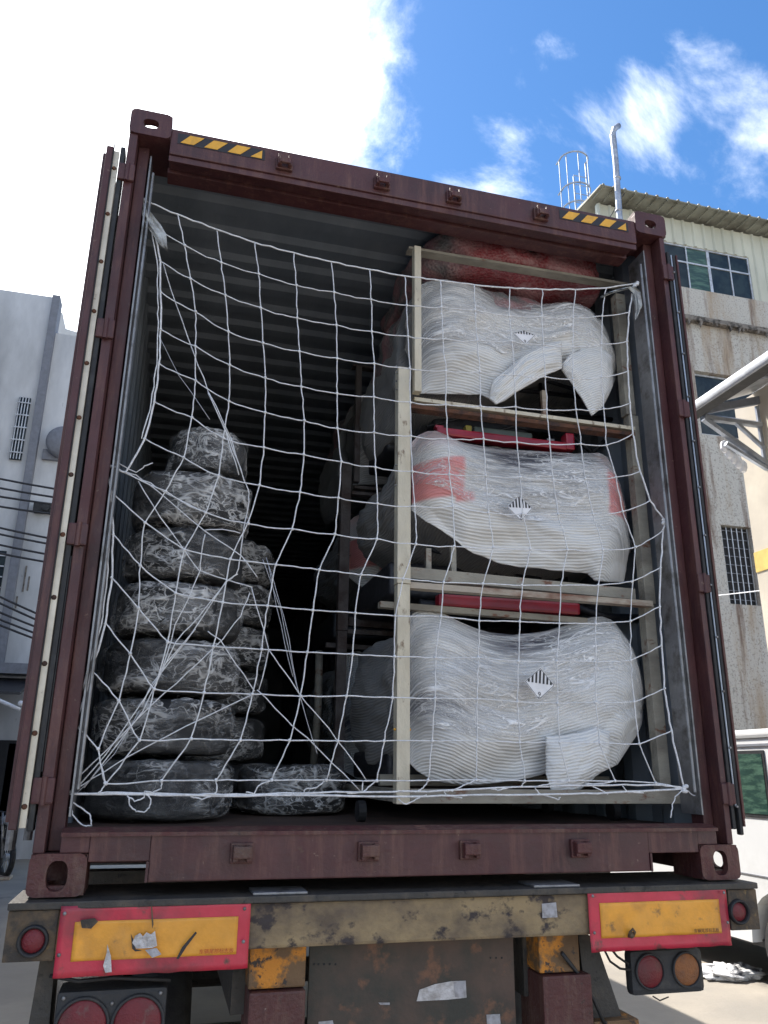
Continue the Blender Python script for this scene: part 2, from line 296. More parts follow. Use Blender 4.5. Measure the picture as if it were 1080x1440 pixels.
def bubble_mat():
    m = bpy.data.materials.new('bubble wrap over red'); m.use_nodes = True; N = m.node_tree.nodes; L = m.node_tree.links
    b = N['Principled BSDF']; b.inputs['Roughness'].default_value = 0.25
    tc = N.new('ShaderNodeTexCoord')
    v = N.new('ShaderNodeTexVoronoi'); v.inputs['Scale'].default_value = 75; L.new(tc.outputs['Object'], v.inputs[0])
    n = N.new('ShaderNodeTexNoise'); n.inputs['Scale'].default_value = 4; n.inputs['Detail'].default_value = 4; n.inputs['Distortion'].default_value = 1.5; L.new(tc.outputs['Object'], n.inputs[0])
    r = N.new('ShaderNodeMapRange'); r.clamp = True; L.new(n.outputs['Fac'], r.inputs[0]); r.inputs[1].default_value = .4; r.inputs[2].default_value = .62
    a = N.new('ShaderNodeAttribute'); a.attribute_name = 'red'
    mx0 = N.new('ShaderNodeMix'); mx0.data_type = 'RGBA'; L.new(a.outputs['Fac'], mx0.inputs['Factor']); mx0.inputs['A'].default_value = (0.15, 0.16, 0.16, 1); mx0.inputs['B'].default_value = (0.27, 0.05, 0.06, 1)
    mx = N.new('ShaderNodeMix'); mx.data_type = 'RGBA'; L.new(r.outputs[0], mx.inputs['Factor']); L.new(mx0.outputs['Result'], mx.inputs['A']); mx.inputs['B'].default_value = (0.36, 0.17, 0.18, 1)
    mz = N.new('ShaderNodeMix'); mz.data_type = 'RGBA'; r2 = N.new('ShaderNodeMapRange'); r2.clamp = True; L.new(v.outputs['Distance'], r2.inputs[0]); r2.inputs[1].default_value = .3; r2.inputs[2].default_value = .8
    r2.inputs[3].default_value = 0.0; r2.inputs[4].default_value = 0.12
    L.new(r2.outputs[0], mz.inputs['Factor']); L.new(mx.outputs['Result'], mz.inputs['A']); mz.inputs['B'].default_value = (0.6, 0.56, 0.55, 1)
    L.new(mz.outputs['Result'], b.inputs['Base Color'])
    bp = N.new('ShaderNodeBump'); bp.inputs['Strength'].default_value = .8; bp.inputs['Distance'].default_value = .005; bp.invert = True; L.new(v.outputs['Distance'], bp.inputs['Height'])
    L.new(bp.outputs[0], b.inputs['Normal']); return m
M_bub = bubble_mat()

# ------------------------------------------------------------------ mesh helpers
def origin(p):
    v = Vector((0, 0, 0))
    while p is not None: v += p.location; p = p.parent
    return v
def mk(name, V, F, m, parent=None, smooth=False, **props):
    o0 = origin(parent)
    me = bpy.data.meshes.new(name)
    me.from_pydata([(v[0] - o0.x, v[1] - o0.y, v[2] - o0.z) for v in V], [], F); me.update()
    me.materials.append(m)
    if smooth: me.polygons.foreach_set('use_smooth', [True] * len(me.polygons))
    o = bpy.data.objects.new(name, me); COL.objects.link(o); o.parent = parent
    for k, v in props.items(): o[k] = v
    return o
def thing(name, label, cat, loc, group=None):
    o = bpy.data.objects.new(name, None); COL.objects.link(o); o.location = loc; o.empty_display_size = 0.1
    o['label'] = label; o['category'] = cat
    if group: o['group'] = group
    return o
def tag(o, label, cat, group=None):
    o['label'] = label; o['category'] = cat
    if group: o['group'] = group
    return o
class MB:
    def __init__(s): s.V = []; s.F = []
    def add(s, V, F):
        n = len(s.V); s.V += [tuple(v) for v in V]; s.F += [tuple(i + n for i in f) for f in F]; return s
    def box(s, x0, x1, y0, y1, z0, z1, bev=0.0):
        if bev <= 0:
            V = [(x, y, z) for z in (z0, z1) for y in (y0, y1) for x in (x0, x1)]
            return s.add(V, [(0, 2, 3, 1), (4, 5, 7, 6), (0, 1, 5, 4), (2, 6, 7, 3), (0, 4, 6, 2), (1, 3, 7, 5)])
        bm = bmesh.new(); bmesh.ops.create_cube(bm, size=1)
        for v in bm.verts: v.co = Vector(((x0 + x1) / 2 + v.co.x * (x1 - x0), (y0 + y1) / 2 + v.co.y * (y1 - y0), (z0 + z1) / 2 + v.co.z * (z1 - z0)))
        bev = min(bev, .45 * min(x1 - x0, y1 - y0, z1 - z0))
        bmesh.ops.bevel(bm, geom=bm.edges[:], offset=bev, segments=2, affect='EDGES', profile=0.6)
        bm.verts.index_update(); s.add([v.co[:] for v in bm.verts], [[v.index for v in f.verts] for f in bm.faces]); bm.free(); return s
    def tube(s, pts, r, seg=6, cap=True, close=False):
        P = [Vector(p) for p in pts]; n = len(P); rs = r if isinstance(r, (list, tuple)) else [r] * n
        up = Vector((0.13, 0.31, 0.94)).normalized(); V = []
        for i, p in enumerate(P):
            t = (P[min(i + 1, n - 1)] - P[max(i - 1, 0)])
            t = t.normalized() if t.length > 1e-9 else Vector((0, 0, 1))
            a = t.cross(up)
            if a.length < 1e-3: a = t.cross(Vector((1, 0, 0)))
            a.normalize(); bb = t.cross(a)
            for k in range(seg):
                q = 2 * math.pi * k / seg; V.append(p + rs[i] * (math.cos(q) * a + math.sin(q) * bb))
        F = [(i * seg + k, i * seg + (k + 1) % seg, (i + 1) * seg + (k + 1) % seg, (i + 1) * seg + k) for i in range(n - 1) for k in range(seg)]
        if cap: F += [tuple(reversed(range(seg))), tuple((n - 1) * seg + k for k in range(seg))]
        return s.add(V, F)
    def cyl(s, a, b, r, seg=16): return s.tube([a, b], r, seg)
    def ball(s, c, r, sc=(1, 1, 1), seg=8, ring=5):
        V = [(c[0], c[1], c[2] - r * sc[2])]
        for i in range(1, ring):
            t = -math.pi / 2 + math.pi * i / ring
            for k in range(seg):
                q = 2 * math.pi * k / seg; V.append((c[0] + r * sc[0] * math.cos(t) * math.cos(q), c[1] + r * sc[1] * math.cos(t) * math.sin(q), c[2] + r * sc[2] * math.sin(t)))
        V.append((c[0], c[1], c[2] + r * sc[2])); F = []
        for k in range(seg): F.append((0, 1 + (k + 1) % seg, 1 + k))
        for i in range(ring - 2):
            for k in range(seg):
                a = 1 + i * seg + k; b2 = 1 + i * seg + (k + 1) % seg; F.append((a, b2, b2 + seg, a + seg))
        l = len(V) - 1
        for k in range(seg): F.append((l, l - seg + k, l - seg + (k + 1) % seg))
        return s.add(V, F)
    def lathe(s, prof, c, axis='z', seg=32):
        """prof: list of (radius, along)"""
        V = []
        for r, h in prof:
            for k in range(seg):
                q = 2 * math.pi * k / seg; x, y = r * math.cos(q), r * math.sin(q)
                V.append({'z': (c[0] + x, c[1] + y, c[2] + h), 'x': (c[0] + h, c[1] + x, c[2] + y), 'y': (c[0] + x, c[1] + h, c[2] + y)}[axis])
        F = [(i * seg + k, i * seg + (k + 1) % seg, (i + 1) * seg + (k + 1) % seg, (i + 1) * seg + k) for i in range(len(prof) - 1) for k in range(seg)]
        return s.add(V, F)
    def prism(s, poly, axis, a, b):
        """poly: list of 2-D points in the other two axes order (x,z for y; y,z for x; x,y for z)"""
        n = len(poly)
        def pt(p, t): return {'y': (p[0], t, p[1]), 'x': (t, p[0], p[1]), 'z': (p[0], p[1], t)}[axis]
        V = [pt(p, a) for p in poly] + [pt(p, b) for p in poly]
        F = [tuple(range(n)), tuple(reversed(range(n, 2 * n)))] + [(i, i + n, (i + 1) % n + n, (i + 1) % n) for i in range(n)]
        return s.add(V, F)
    def build(s, name, m, parent=None, smooth=False, **props): 
        o = mk(name, s.V, s.F, m, parent, smooth, **props)
        if smooth == 'auto':
            o.data.polygons.foreach_set('use_smooth', [True] * len(o.data.polygons)); o.data.set_sharp_from_angle(angle=math.radians(40))
        return o
def holeplate(mb, c, wx, hz, axis, t0, t1, rx, rz, hc=(0, 0), cut=0.0, rc=0.02):
    """rounded rectangular plate wx by hz with an oval hole; lies across `axis`, from t0 to t1"""
    n = 48; out = []; inn = []
    for k in range(n):
        q = 2 * math.pi * k / n; cx, sz = math.cos(q), math.sin(q)
        mxx = max(abs(cx) / (wx / 2), abs(sz) / (hz / 2)); x, z = cx / mxx, sz / mxx
        # rounded corner
        ax, az = abs(x) - (wx / 2 - rc), abs(z) - (hz / 2 - rc)
        if ax > 0 and az > 0:
            l = math.hypot(ax, az); x = math.copysign(wx / 2 - rc + ax / l * rc, x); z = math.copysign(hz / 2 - rc + az / l * rc, z)
        out.append((x + c[0], z + c[1]))
        e = 2.6; s = (abs(cx / rx) ** e + abs(sz / rz) ** e) ** (-1 / e); inn.append((cx * s + c[0] + hc[0], sz * s + c[1] + hc[1]))
    def pt(p, t): return {'y': (p[0], t, p[1]), 'x': (t, p[0], p[1]), 'z': (p[0], p[1], t)}[axis]
    V = [pt(p, t0) for p in out] + [pt(p, t0) for p in inn] + [pt(p, t1) for p in out] + [pt(p, t1) for p in inn]
    F = []
    for k in range(n):
        j = (k + 1) % n
        F += [(k, j, n + j, n + k), (2 * n + k, 3 * n + k, 3 * n + j, 2 * n + j), (k, 2 * n + k, 2 * n + j, j), (n + k, n + j, 3 * n + j, 3 * n + k)]
    mb.add(V, F)
def copytree(o, shift, label=None, group=None):
    c = o.copy(); COL.objects.link(c); c.location = o.location + Vector(shift)
    if label: c['label'] = label
    if group: c['group'] = group
    def rec(a, b):
        for ch in [x for x in a.children]:
            d = ch.copy(); COL.objects.link(d); d.parent = b; rec(ch, d)
    rec(o, c); return c

# ------------------------------------------------------------------ ground
gm = MB(); gm.add([(-600, -300, 0), (600, -300, 0), (600, 1200, 0), (-600, 1200, 0)], [(0, 1, 2, 3)])
gm.build('ground', M_conc, kind='structure')

# ================================================================== CONTAINER
W2 = 1.219; ZB = 1.35; ZT = ZB + 2.896
cont = thing('shipping_container', 'maroon shipping container standing open on the trailer, both doors folded back', 'shipping container', (0, 0, ZB))
def casting(sx, top):
    mb = MB(); z0 = ZT - 0.118 if top else ZB; z1 = z0 + 0.118; cx = sx * (W2 - 0.081); cz = (z0 + z1) / 2
    L = 0.178; t = 0.028
    if top: hr = (0.030, 0.022)
    else: hr = (0.030, 0.042)
    hx = sx * (0.0 if not top else 0.0)
    holeplate(mb, (cx, cz), 0.162, 0.118, 'y', 0.0, t, hr[0], hr[1], (hx, -0.002), rc=0.022)
    holeplate(mb, (L / 2 + t / 2, cz), L - t, 0.1175, 'x', sx * (W2 - .0015), sx * (W2 - t), 0.045, 0.028, rc=0.012)
    if top:
        holeplate(mb, (cx, L / 2 + t / 2), 0.158, L - t, 'z', z1 - .002, z1 - t, 0.040, 0.055, rc=0.012); mb.box(cx - .078, cx + .078, .004, L - .003, z0 + .002, z0 + .02)
    else:
        mb.box(cx - .078, cx + .078, .004, L - .003, z1 - .02, z1 - .002); holeplate(mb, (cx, L / 2 + t / 2), 0.158, L - t, 'z', z0 + .002, z0 + t, 0.032, 0.055, rc=0.012)
    xi = sx * (W2 - 0.162); mb.box(min(xi + sx * .001, xi + sx * .02), max(xi + sx * .001, xi + sx * .02), .004, L, z0 + .003, z1 - .003)
    if not top: mb.box(cx - .079, cx + .079, L - .02, L - .002, z0 + .003, z1 - .003)
    mb.build('corner_casting', M_maroon_s if not top else M_maroon, cont)
for sx in (-1, 1):
    casting(sx, True); casting(sx, False)
# corner posts: outer strip, channel and inner return
for sx in (-1, 1):
    mb = MB(); z0, z1 = ZB + 0.118, ZT - 0.118
    def bx(a, b, y0, y1, zz0=z0, zz1=z1): mb.box(min(sx * a, sx * b), max(sx * a, sx * b), y0, y1, zz0, zz1, 0.004)
    bx(W2 - (0.003 if sx < 0 else .011), W2 - 0.036, 0.008, 0.10); bx(W2 - 0.038, W2 - 0.080, 0.075, 0.15); bx(W2 - 0.004, W2 - 0.045, 0.102, 0.16)
    mb.build('corner_post', M_maroon, cont)
    lb = MB(); lb.box(min(sx * (W2 - .088), sx * (W2 - .094)), max(sx * (W2 - .088), sx * (W2 - .094)), .06, .19, z0 + .1, z1 - .05)
    lb.tube([(sx * (W2 - .105), .075, z0 + .18), (sx * (W2 - .105), .075, z1 - .12)], .006, 8)
    lb.build('lashing_rail', M_steel, cont)
# header
hb = MB(); hx = W2 - 0.162
hb.box(-hx, hx, 0.004, 0.10, 4.062, 4.186, 0.006); hb.build('header_beam', M_maroon, cont)
hb = MB(); hb.box(-hx - .005, hx + .005, 0.102, 0.175, 4.05, 4.075, 0.004); hb.box(-hx, hx, 0.012, 0.022, 4.034, 4.061, 0.002)
hb.box(-hx, hx, 0.155, 0.18, 4.076, 4.21); hb.box(-1.2, 1.2, 0.18, 0.32, 4.2, 4.23)
hb.build('header_gutter', M_maroon, cont)
# sill
sb = MB(); sb.box(-0.878, 0.85, 0.004, 0.15, 1.384, 1.524, 0.004); sb.box(-1.056, -0.8785, 0.006, 0.15, 1.443, 1.5235, 0.003); sb.box(0.8505, 1.056, 0.006, 0.15, 1.443, 1.5235, 0.003)
sb.box(-0.886, -0.8785, 0.0, 0.14, 1.384, 1.4425); sb.box(0.8505, 0.858, 0.0, 0.14, 1.384, 1.4425)
sb.box(-1.139, -1.0565, 0.008, 0.15, 1.4685, 1.5235, 0.003); sb.box(1.0565, 1.139, 0.008, 0.15, 1.4685, 1.5235, 0.003)
sb.build('door_sill', M_maroon, cont)
sb = MB(); sb.add([(-1.14, -0.004, 1.5265), (1.14, -0.004, 1.5265), (1.14, .05, 1.538), (-1.14, .05, 1.538), (-1.14, .22, 1.530), (1.14, .22, 1.530), (-1.14, -0.004, 1.515), (1.14, -0.004, 1.515)],
                 [(0, 1, 2, 3), (3, 2, 5, 4), (6, 7, 1, 0)])
sb.build('threshold_plate', M_maroon_s, cont)
# cam keepers
def keeper(x, z, top):
    mb = MB(); y = -0.001
    for dx in (-0.030, 0.012):
        mb.box(x + dx, x + dx + .016, y - .034, y + .004, z - .024, z + .024, .004)
    mb.box(x - .036, x + .034, y - .010, y + .004, z - .03, z + .03, .003)
    if top: mb.box(x - .024, x + .022, y - .042, y - .03, z - .022, z + .004, .003)
    else: mb.box(x - .03, x + .028, y - .042, y - .03, z - .014, z + .022, .005)
    mb.build('cam_keeper', M_maroon_s, cont)
for x in (-0.595, -0.175, 0.152, 0.568): keeper(x, 4.112, True)
for x in (-0.599, -0.189, 0.162, 0.573): keeper(x, 1.463, False)
# hazard marks on the header
def decal(poly, m, name, y=0.0015, parent=cont):
    mb = MB(); mb.prism([(a, b) for a, b in poly], 'y', y, y + 0.0015); return mb.build(name, m, parent)
for x0 in (-1.03, 0.665):
    decal([(x0, 4.117), (x0 + .352, 4.117), (x0 + .352, 4.168), (x0, 4.168)], M_black, 'hazard_backing', 0.0025)
    for k in range(3):
        a = x0 + .012 + k * .094; decal([(a, 4.122), (a + .052, 4.122), (a + .092, 4.165), (a + .036, 4.165)], M_yellow, 'hazard_stripe', 0.0005)
    a = x0 + .294; decal([(a, 4.122), (a + .046, 4.122), (a + .046, 4.163)], M_yellow, 'hazard_stripe', 0.0005)
# corrugated walls
def corr_x(x, sx, name):
    V = []; F = []; y = 0.165; k = 0; prof = []
    while y < 12.0:
        prof += [(y, 0), (y + .07, 0), (y + .14, .036), (y + .21, .036)]; y += .28
    prof.append((12.03, 0))
    for (yy, d) in prof:
        V += [(x - sx * d, yy, 1.49), (x - sx * d, yy, 4.215)]
    for i in range(len(prof) - 1): F.append((2 * i, 2 * i + 2, 2 * i + 3, 2 * i + 1))
    mk(name, V, F, M_inner, cont)
    mk('outer_side_panel', [(x + sx * .012, .10, 1.47), (x + sx * .012, 12.19, 1.47), (x + sx * .012, 12.19, 4.24), (x + sx * .012, .10, 4.24)], [(0, 1, 2, 3)], M_maroon, cont)
corr_x(-1.203, -1, 'side_panel'); corr_x(1.203, 1, 'side_panel')
V = []; F = []; prof = []; y = .31
while y < 12.0:
    prof += [(y, 0), (y + .09, 0), (y + .12, -.022), (y + .19, -.022)]; y += .21
for (yy, d) in prof: V += [(-1.2, yy, 4.222 + d), (1.2, yy, 4.222 + d)]
F = [(2 * i, 2 * i + 1, 2 * i + 3, 2 * i + 2) for i in range(len(prof) - 1)]
mk('roof_panel', V, F, M_inner, cont)
MB().box(-1.2, 1.2, .3, 12.19, 4.228, 4.24).build('outer_roof', M_maroon, cont)
MB().box(-1.19, 1.19, .2205, 12.1, 1.49, 1.52).build('floor', M_floor, cont)
MB().box(-1.2, 1.2, 12.1, 12.19, 1.36, 4.22).build('front_wall', M_inner, cont)
for sx in (-1, 1): MB().box(min(sx * 1.10, sx * 1.215), max(sx * 1.10, sx * 1.215), .18, 12.19, 1.37, 1.489).build('bottom_side_rail', M_maroon, cont)
cb = MB()
for k in range(38): cb.box(-1.095, 1.095, .6 + k * .31, .66 + k * .31, 1.38, 1.489)
cb.build('cross_members', M_maroon, cont, kind='stuff')
# doors folded back along the sides
for sx in (-1, 1):
    def bb(mb, a, b_, *r): return mb.box(min(sx * a, sx * b_), max(sx * a, sx * b_), *r)
    d0, d1 = (1.264, 1.305) if sx < 0 else (1.243, 1.285)
    db = MB(); bb(db, d0, d1, 0.022, 1.17, 1.555, 4.02, .003)
    d = db.build('door', M_maroon, cont)
    for k in range(5):
        y = .16 + k * .21; mb = MB(); bb(mb, d1 + .001, d1 + .02, y, y + .1, 1.62, 3.95, .006); mb.build('door_rib', M_maroon, d)
    if sx < 0:
        g = MB(); bb(g, 1.242, 1.2625, -.006, .010, 1.54, 4.015, .001); g.build('gasket_strip', M_strip, d)
        g = MB(); bb(g, 1.2645, 1.290, -.012, .019, 1.535, 4.03, .004); g.build('door_edge', M_maroon, d)
        g = MB(); bb(g, 1.222, 1.2405, .004, .060, 1.53, 4.05, .004); g.build('door_seal', M_gasket, d)
        g = MB(); bb(g, 1.2605, 1.2635, -.016, -.0065, 1.53, 4.05); g.tube([(-1.2185, .005, 1.70), (-1.2185, .005, 2.38)], .002, 6); g.build('seal_lip', M_gasket, d)
    else:
        g = MB(); bb(g, 1.211, 1.2255, .002, .060, 1.52, 4.05, .004); g.build('door_seal', M_gasket, d)
        g = MB(); g.tube([(1.2305, .0, 1.60), (1.2305, .0, 4.03)], .0035, 8); g.build('gasket_strip', M_frame, d)
        g = MB(); bb(g, 1.235, 1.2495, -.006, .020, 1.50, 4.03, .006); g.build('door_seal', M_gasket, d)
        g = MB(); bb(g, 1.250, 1.257, -.010, .021, 1.53, 4.03, .002); g.build('door_edge', M_maroon_s, d)
    for k in range(12):
        z = 1.60 + k * .212; c = MB(); x_ = 1.2525 if sx < 0 else 1.2305; r_ = .0085 if sx < 0 else .005
        c.lathe([(0.0001, -.005), (r_ * .8, -.004), (r_, 0), (r_, .003)], (sx * x_, -.007, z), 'y', 10); c.build('rivet', M_rustst if sx < 0 else M_steel, d)
    for y in (.35, .75):
        lb = MB(); lb.tube([(sx * (d1 + .025), y, 1.45), (sx * (d1 + .025), y, 4.10)], .016, 10); lb.build('locking_bar', M_steel, d)
    for z in (1.645, 2.455, 3.235, 3.93):
        hb = MB(); bb(hb, 1.176, 1.239 if sx < 0 else 1.232, -.006, .012, z - .038, z + .038, .006); hb.tube([(sx * 1.205, -.004, z - .041), (sx * 1.205, -.004, z + .041)], .009, 10)
        hb.build('hinge', M_maroon, d)

# ================================================================== TRAILER
tr = thing('trailer', 'battered container trailer with grimy brown bumper beam under the container', 'trailer', (0, .3, 0))
b = MB(); b.box(-1.247, 1.243, -.028, .16, 1.195, 1.322, .010); b.build('bumper_beam', M_bumper, tr)
for (x0, x1) in ((-1.252, -1.115), (1.128, 1.248)):
    b = MB(); b.box(x0, x1, -.0345, .12, 1.190, 1.3215, .004); b.build('bumper_end', M_bend, tr)
b = MB(); b.box(-1.255, 1.250, -.045, .32, 1.3235, 1.344, .004); b.build('deck_plate', M_deck, tr)
for x_ in (-.56, .38): b = MB(); b.box(x_, x_ + .17, -.03, .1, 1.3445, 1.352, .002); b.build('deck_shim', M_steel, tr)
b = MB()
for sx in (-1, 1): b.box(sx * .50 - .09, sx * .50 + .09, .15, 12.6, .98, 1.322)
for k in range(9): b.box(-1.2, 1.2, .9 + k * 1.4, 1.0 + k * 1.4, 1.2, 1.32)
b.build('chassis_rails', M_deck, tr)
def lamp(par, c, r, m, ring=M_gasket, dome=.012):
    k_ = 1.0 if r < .04 else .45
    rg = MB(); rg.lathe([(r * (1 + .38 * k_), .006), (r * (1 + .36 * k_), -.010 * k_), (r * (1 + .22 * k_), -.016 * k_), (r * (1 + .06 * k_), -.010 * k_), (r * 1.01, .004)], c, 'y', 36)
    ro = rg.build('lamp_ring', ring, par, True)
    pr_ = [(.0001, -dome)] + [(r * (.08 + .87 * k / 14), -dome * (1 - (k / 14) ** 2 * .75) + (.0012 if k % 2 else 0)) for k in range(15)] + [(r * 1.045, .003)]
    ln = MB(); ln.lathe(pr_, c, 'y', 36)
    ln.build('lamp_lens', m, ro, True)
lamp(tr, (-1.176, -.036, 1.243), .031, M_lred); lamp(tr, (1.163, -.036, 1.250), .030, M_lred)
# reflective boards: slightly buckled sheets
def board(x0, x1, z0, z1, seed, text, tx, tm):
    rnd = random.Random(seed)
    def sheet(a0, a1, c0, c1, y, m, name, par, nx=36, nz=12, th=.002, rag=0.0):
        V = []; F = []
        for i in range(nx + 1):
            for j in range(nz + 1):
                X = a0 + (a1 - a0) * i / nx; Z = c0 + (c1 - c0) * j / nz
                if rag and (j == 0 or j == nz): Z += rag * mn.noise(Vector((X * 22, seed, 3)))
                u, v = (X - x0) / (x1 - x0), (Z - z0) / (z1 - z0)
                bend = .010 * max(0, 1 - u * 5) ** 2 * (1 if seed == 1 else .3) + .006 * mn.noise(Vector((X * 7, Z * 9, seed))) + .012 * max(0, .25 - v) * (1 + mn.noise(Vector((X * 5, 0, seed))))
                V.append((X, y - abs(bend), Z))
        n = nz + 1; K = len(V)
        V += [(p[0], p[1] + th, p[2]) for p in V[:K]]
        for i in range(nx):
            for j in range(nz):
                q = (i * n + j, (i + 1) * n + j, (i + 1) * n + j + 1, i * n + j + 1); F += [q, tuple(K + t for t in reversed(q))]
        edge = [i * n for i in range(nx + 1)] + [nx * n + j for j in range(1, n)] + [i * n + nz for i in range(nx - 1, -1, -1)] + [j for j in range(nz - 1, 0, -1)]
        for a, c in zip(edge, edge[1:] + edge[:1]): F.append((c, a, a + K, c + K))
        return mk(name, V, F, m, par, True)
    r = sheet(x0, x1, z0, z1, -.040, M_refred, 'reflector_board', tr, rag=.003)
    sheet(x0 + .042, x1 - .036, z0 + .040, z1 - .042, -.0425, M_refyel, 'amber_panel', r)
    for (x, z) in ((x0 + .012, z1 - .018), (x1 - .02, z1 - .02), (x1 - .018, z0 + .075), (x0 + .01, z0 + .06)):
        s = MB(); s.ball((x, -.056, z), .0055, (1, .6, 1)); s.build('board_screw', M_steel, r, True)
    cu = bpy.data.curves.new('t', 'FONT'); cu.body = text; cu.size = .0145; cu.extrude = .0003
    to = bpy.data.objects.new('t', cu); COL.objects.link(to)
    dg = bpy.context.evaluated_depsgraph_get(); me = bpy.data.meshes.new_from_object(to.evaluated_get(dg)); bpy.data.objects.remove(to)
    V = [(tx + v.co.x, -.0535 - v.co.z, z0 + .047 + v.co.y) for v in me.vertices]; F = [tuple(p.vertices) for p in me.polygons]
    if V: mk('board_lettering', V, F, tm, r)
    return r
M_ltr = mat('red print', (0.5, 0.07, 0.02), 0.6, bump=0); M_ltd = mat('dark print', (0.10, 0.04, 0.02), 0.6, bump=0)
rb1 = board(-1.110, -.566, 1.148, 1.332, 1, '车辆尾部标志板', -.712, M_ltr)
rb2 = board(.570, 1.117, 1.146, 1.336, 2, '车辆尾部标志板', .962, M_ltd)
# torn patches and scratches on the boards
def patch(par, pts, m, name, y, th=.0012):
    b = MB(); P = [at(px, py, Y=y) for px, py in pts]; b.prism([(p[0], p[2]) for p in P], 'y', y, y + th); return b.build(name, m, par)
patch(rb1, [(186, 1326), (190, 1316), (197, 1312), (201, 1317), (206, 1311), (212, 1314), (218, 1309), (221, 1330), (214, 1333), (192, 1334)], M_tape, 'torn_patch', -.0585)
patch(rb1, [(204, 1336), (220, 1333), (227, 1342), (214, 1347)], M_worn, 'torn_patch', -.0592)
patch(rb1, [(148, 1368), (145, 1358), (150, 1340), (151, 1328), (156, 1345), (157, 1367)], M_tape, 'torn_patch', -.0602)
patch(rb1, [(248, 1348), (256, 1332), (275, 1310), (277, 1312), (262, 1332), (251, 1349)], M_black, 'scratch_mark', -.0585)
patch(rb1, [(186, 1334), (184, 1313), (188, 1322), (191, 1335), (200, 1337), (190, 1338)], M_black, 'scratch_mark', -.0578)
patch(rb1, [(113, 1294), (133, 1291), (138, 1296), (128, 1306), (115, 1305)], M_bend, 'scraped_patch', -.0578)
patch(rb1, [(212, 1274), (214, 1274), (216, 1300), (214, 1306)], M_bend, 'scratch_mark', -.0578)
bo = MB(); c = at(888, 1312, Y=-.055); bo.tube([(c[0] - .008, -.05, c[2] - .012), (c[0] - .009, -.062, c[2] + .004), (c[0], -.066, c[2] + .014), (c[0] + .009, -.062, c[2] + .004), (c[0] + .008, -.05, c[2] - .012)], .0045, 8)
bo.ball((c[0], -.055, c[2] - .006), .011, (1, .5, 1)); bo.build('board_eye_bolt', M_bend, rb2, True)
patch(tr, [(762, 1271), (782, 1269), (784, 1290), (763, 1291)], M_worn, 'paint_patch', -.031)
# lamp clusters
lc = MB(); lc.box(-1.099, -.790, .03, .16, .87, 1.096, .012); l1 = lc.build('lamp_cluster', M_lhouse, tr)
for x in (-1.022, -.868): lamp(l1, (x, .026, 1.006), .066, M_lred, M_lhouse)
for x, z in ((-1.08, 1.08), (-.81, 1.08), (-.945, 1.06)):
    s = MB(); s.ball((x, .028, z), .006, (1, .6, 1)); s.build('bolt', M_steel, l1, True)
lc = MB(); lc.box(.786, 1.080, .08, .13, .975, 1.118, .02); l2 = lc.build('lamp_cluster', M_lhouse, tr)
for x, m in ((.858, M_lred), (1.006, M_lamb)): lamp(l2, (x, .076, 1.052), .050, m, M_lhouse)
for (pts, r) in (([(848, 1332), (858, 1352), (872, 1362), (886, 1364)], .004), ([(856, 1330), (868, 1345), (884, 1356)], .004), ([(918, 1401), (928, 1407), (940, 1402)], .0025), ([(790, 1340), (815, 1372), (835, 1405), (850, 1440)], .007), ([(70, 1372), (110, 1380), (160, 1375), (240, 1378)], .006)):
    P = [at(x, y, Y=.06 if x > 780 and x < 790 or x > 800 else .02) for x, y in pts]; wb = MB(); wb.tube(P, r, 6); wb.build('cable', M_gasket, tr, True)
# under-run structure
b = MB(); b.box(-.353, .353, .10, .115, .60, 1.194); cp = b.build('centre_panel', M_plate, tr)
patch(cp, [(590, 1392), (612, 1384), (634, 1380), (655, 1379), (656, 1403), (628, 1406), (606, 1407), (586, 1408)], M_tape, 'tape_strip', .0975)
patch(cp, [(638, 1381), (655, 1379), (655, 1403), (640, 1402)], M_worn, 'tape_strip', .0960)
patch(cp, [(684, 1427), (703, 1426), (704, 1440), (685, 1442)], M_worn, 'paper_tag', .0975)
patch(cp, [(448, 1437), (468, 1435), (470, 1445), (448, 1445)], M_worn, 'paper_tag', .0975)
patch(cp, [(532, 1410), (548, 1410), (548, 1413), (535, 1413)], M_worn, 'tape_strip', .0975)
for px in (442, 448, 456, 464, 472, 690, 698, 706): 
    q = at(px, 1356 if px < 500 else 1347, Y=.098); s = MB(); s.ball((q[0], .099, q[2]), .0035, (1, .5, 1)); s.build('rivet', M_gasket, cp)
for sx, x0, x1 in ((-1, -.55, -.373), (1, .425, .575)):
    b = MB(); b.box(x0, x1, .05, .20, 1.07, 1.193, .006); b.build('bracket', M_orange, tr)
    b = MB(); b.box(x0 + (.002 if sx < 0 else .0), x1 + (.0 if sx < 0 else .03), .03, .22, .55, 1.066, .008); b.build('square_post', M_maroon_s, tr)
b = MB(); b.prism([(.60, 1.19), (.665, 1.16), (.76, .88), (.82, .6), (.66, .6), (.62, .9)], 'y', .10, .22); b.build('gusset_plate', M_deck, tr)
b = MB(); b.box(.62, .79, .06, .22, .86, .915, .004); b.build('bracket', M_orange, tr)
b = MB(); b.prism([(-1.16, 1.19), (-1.12, 1.19), (-1.10, .6), (-1.19, .6)], 'y', .06, .20); b.build('gusset_plate', M_deck, tr)
b = MB(); b.box(-.84, -.70, .10, .14, 1.15, 1.19); b.prism([(-.78, 1.12), (-.76, 1.15), (-.66, 1.19), (-.70, 1.19)], 'y', .08, .12); b.build('lamp_bracket', M_deck, tr)
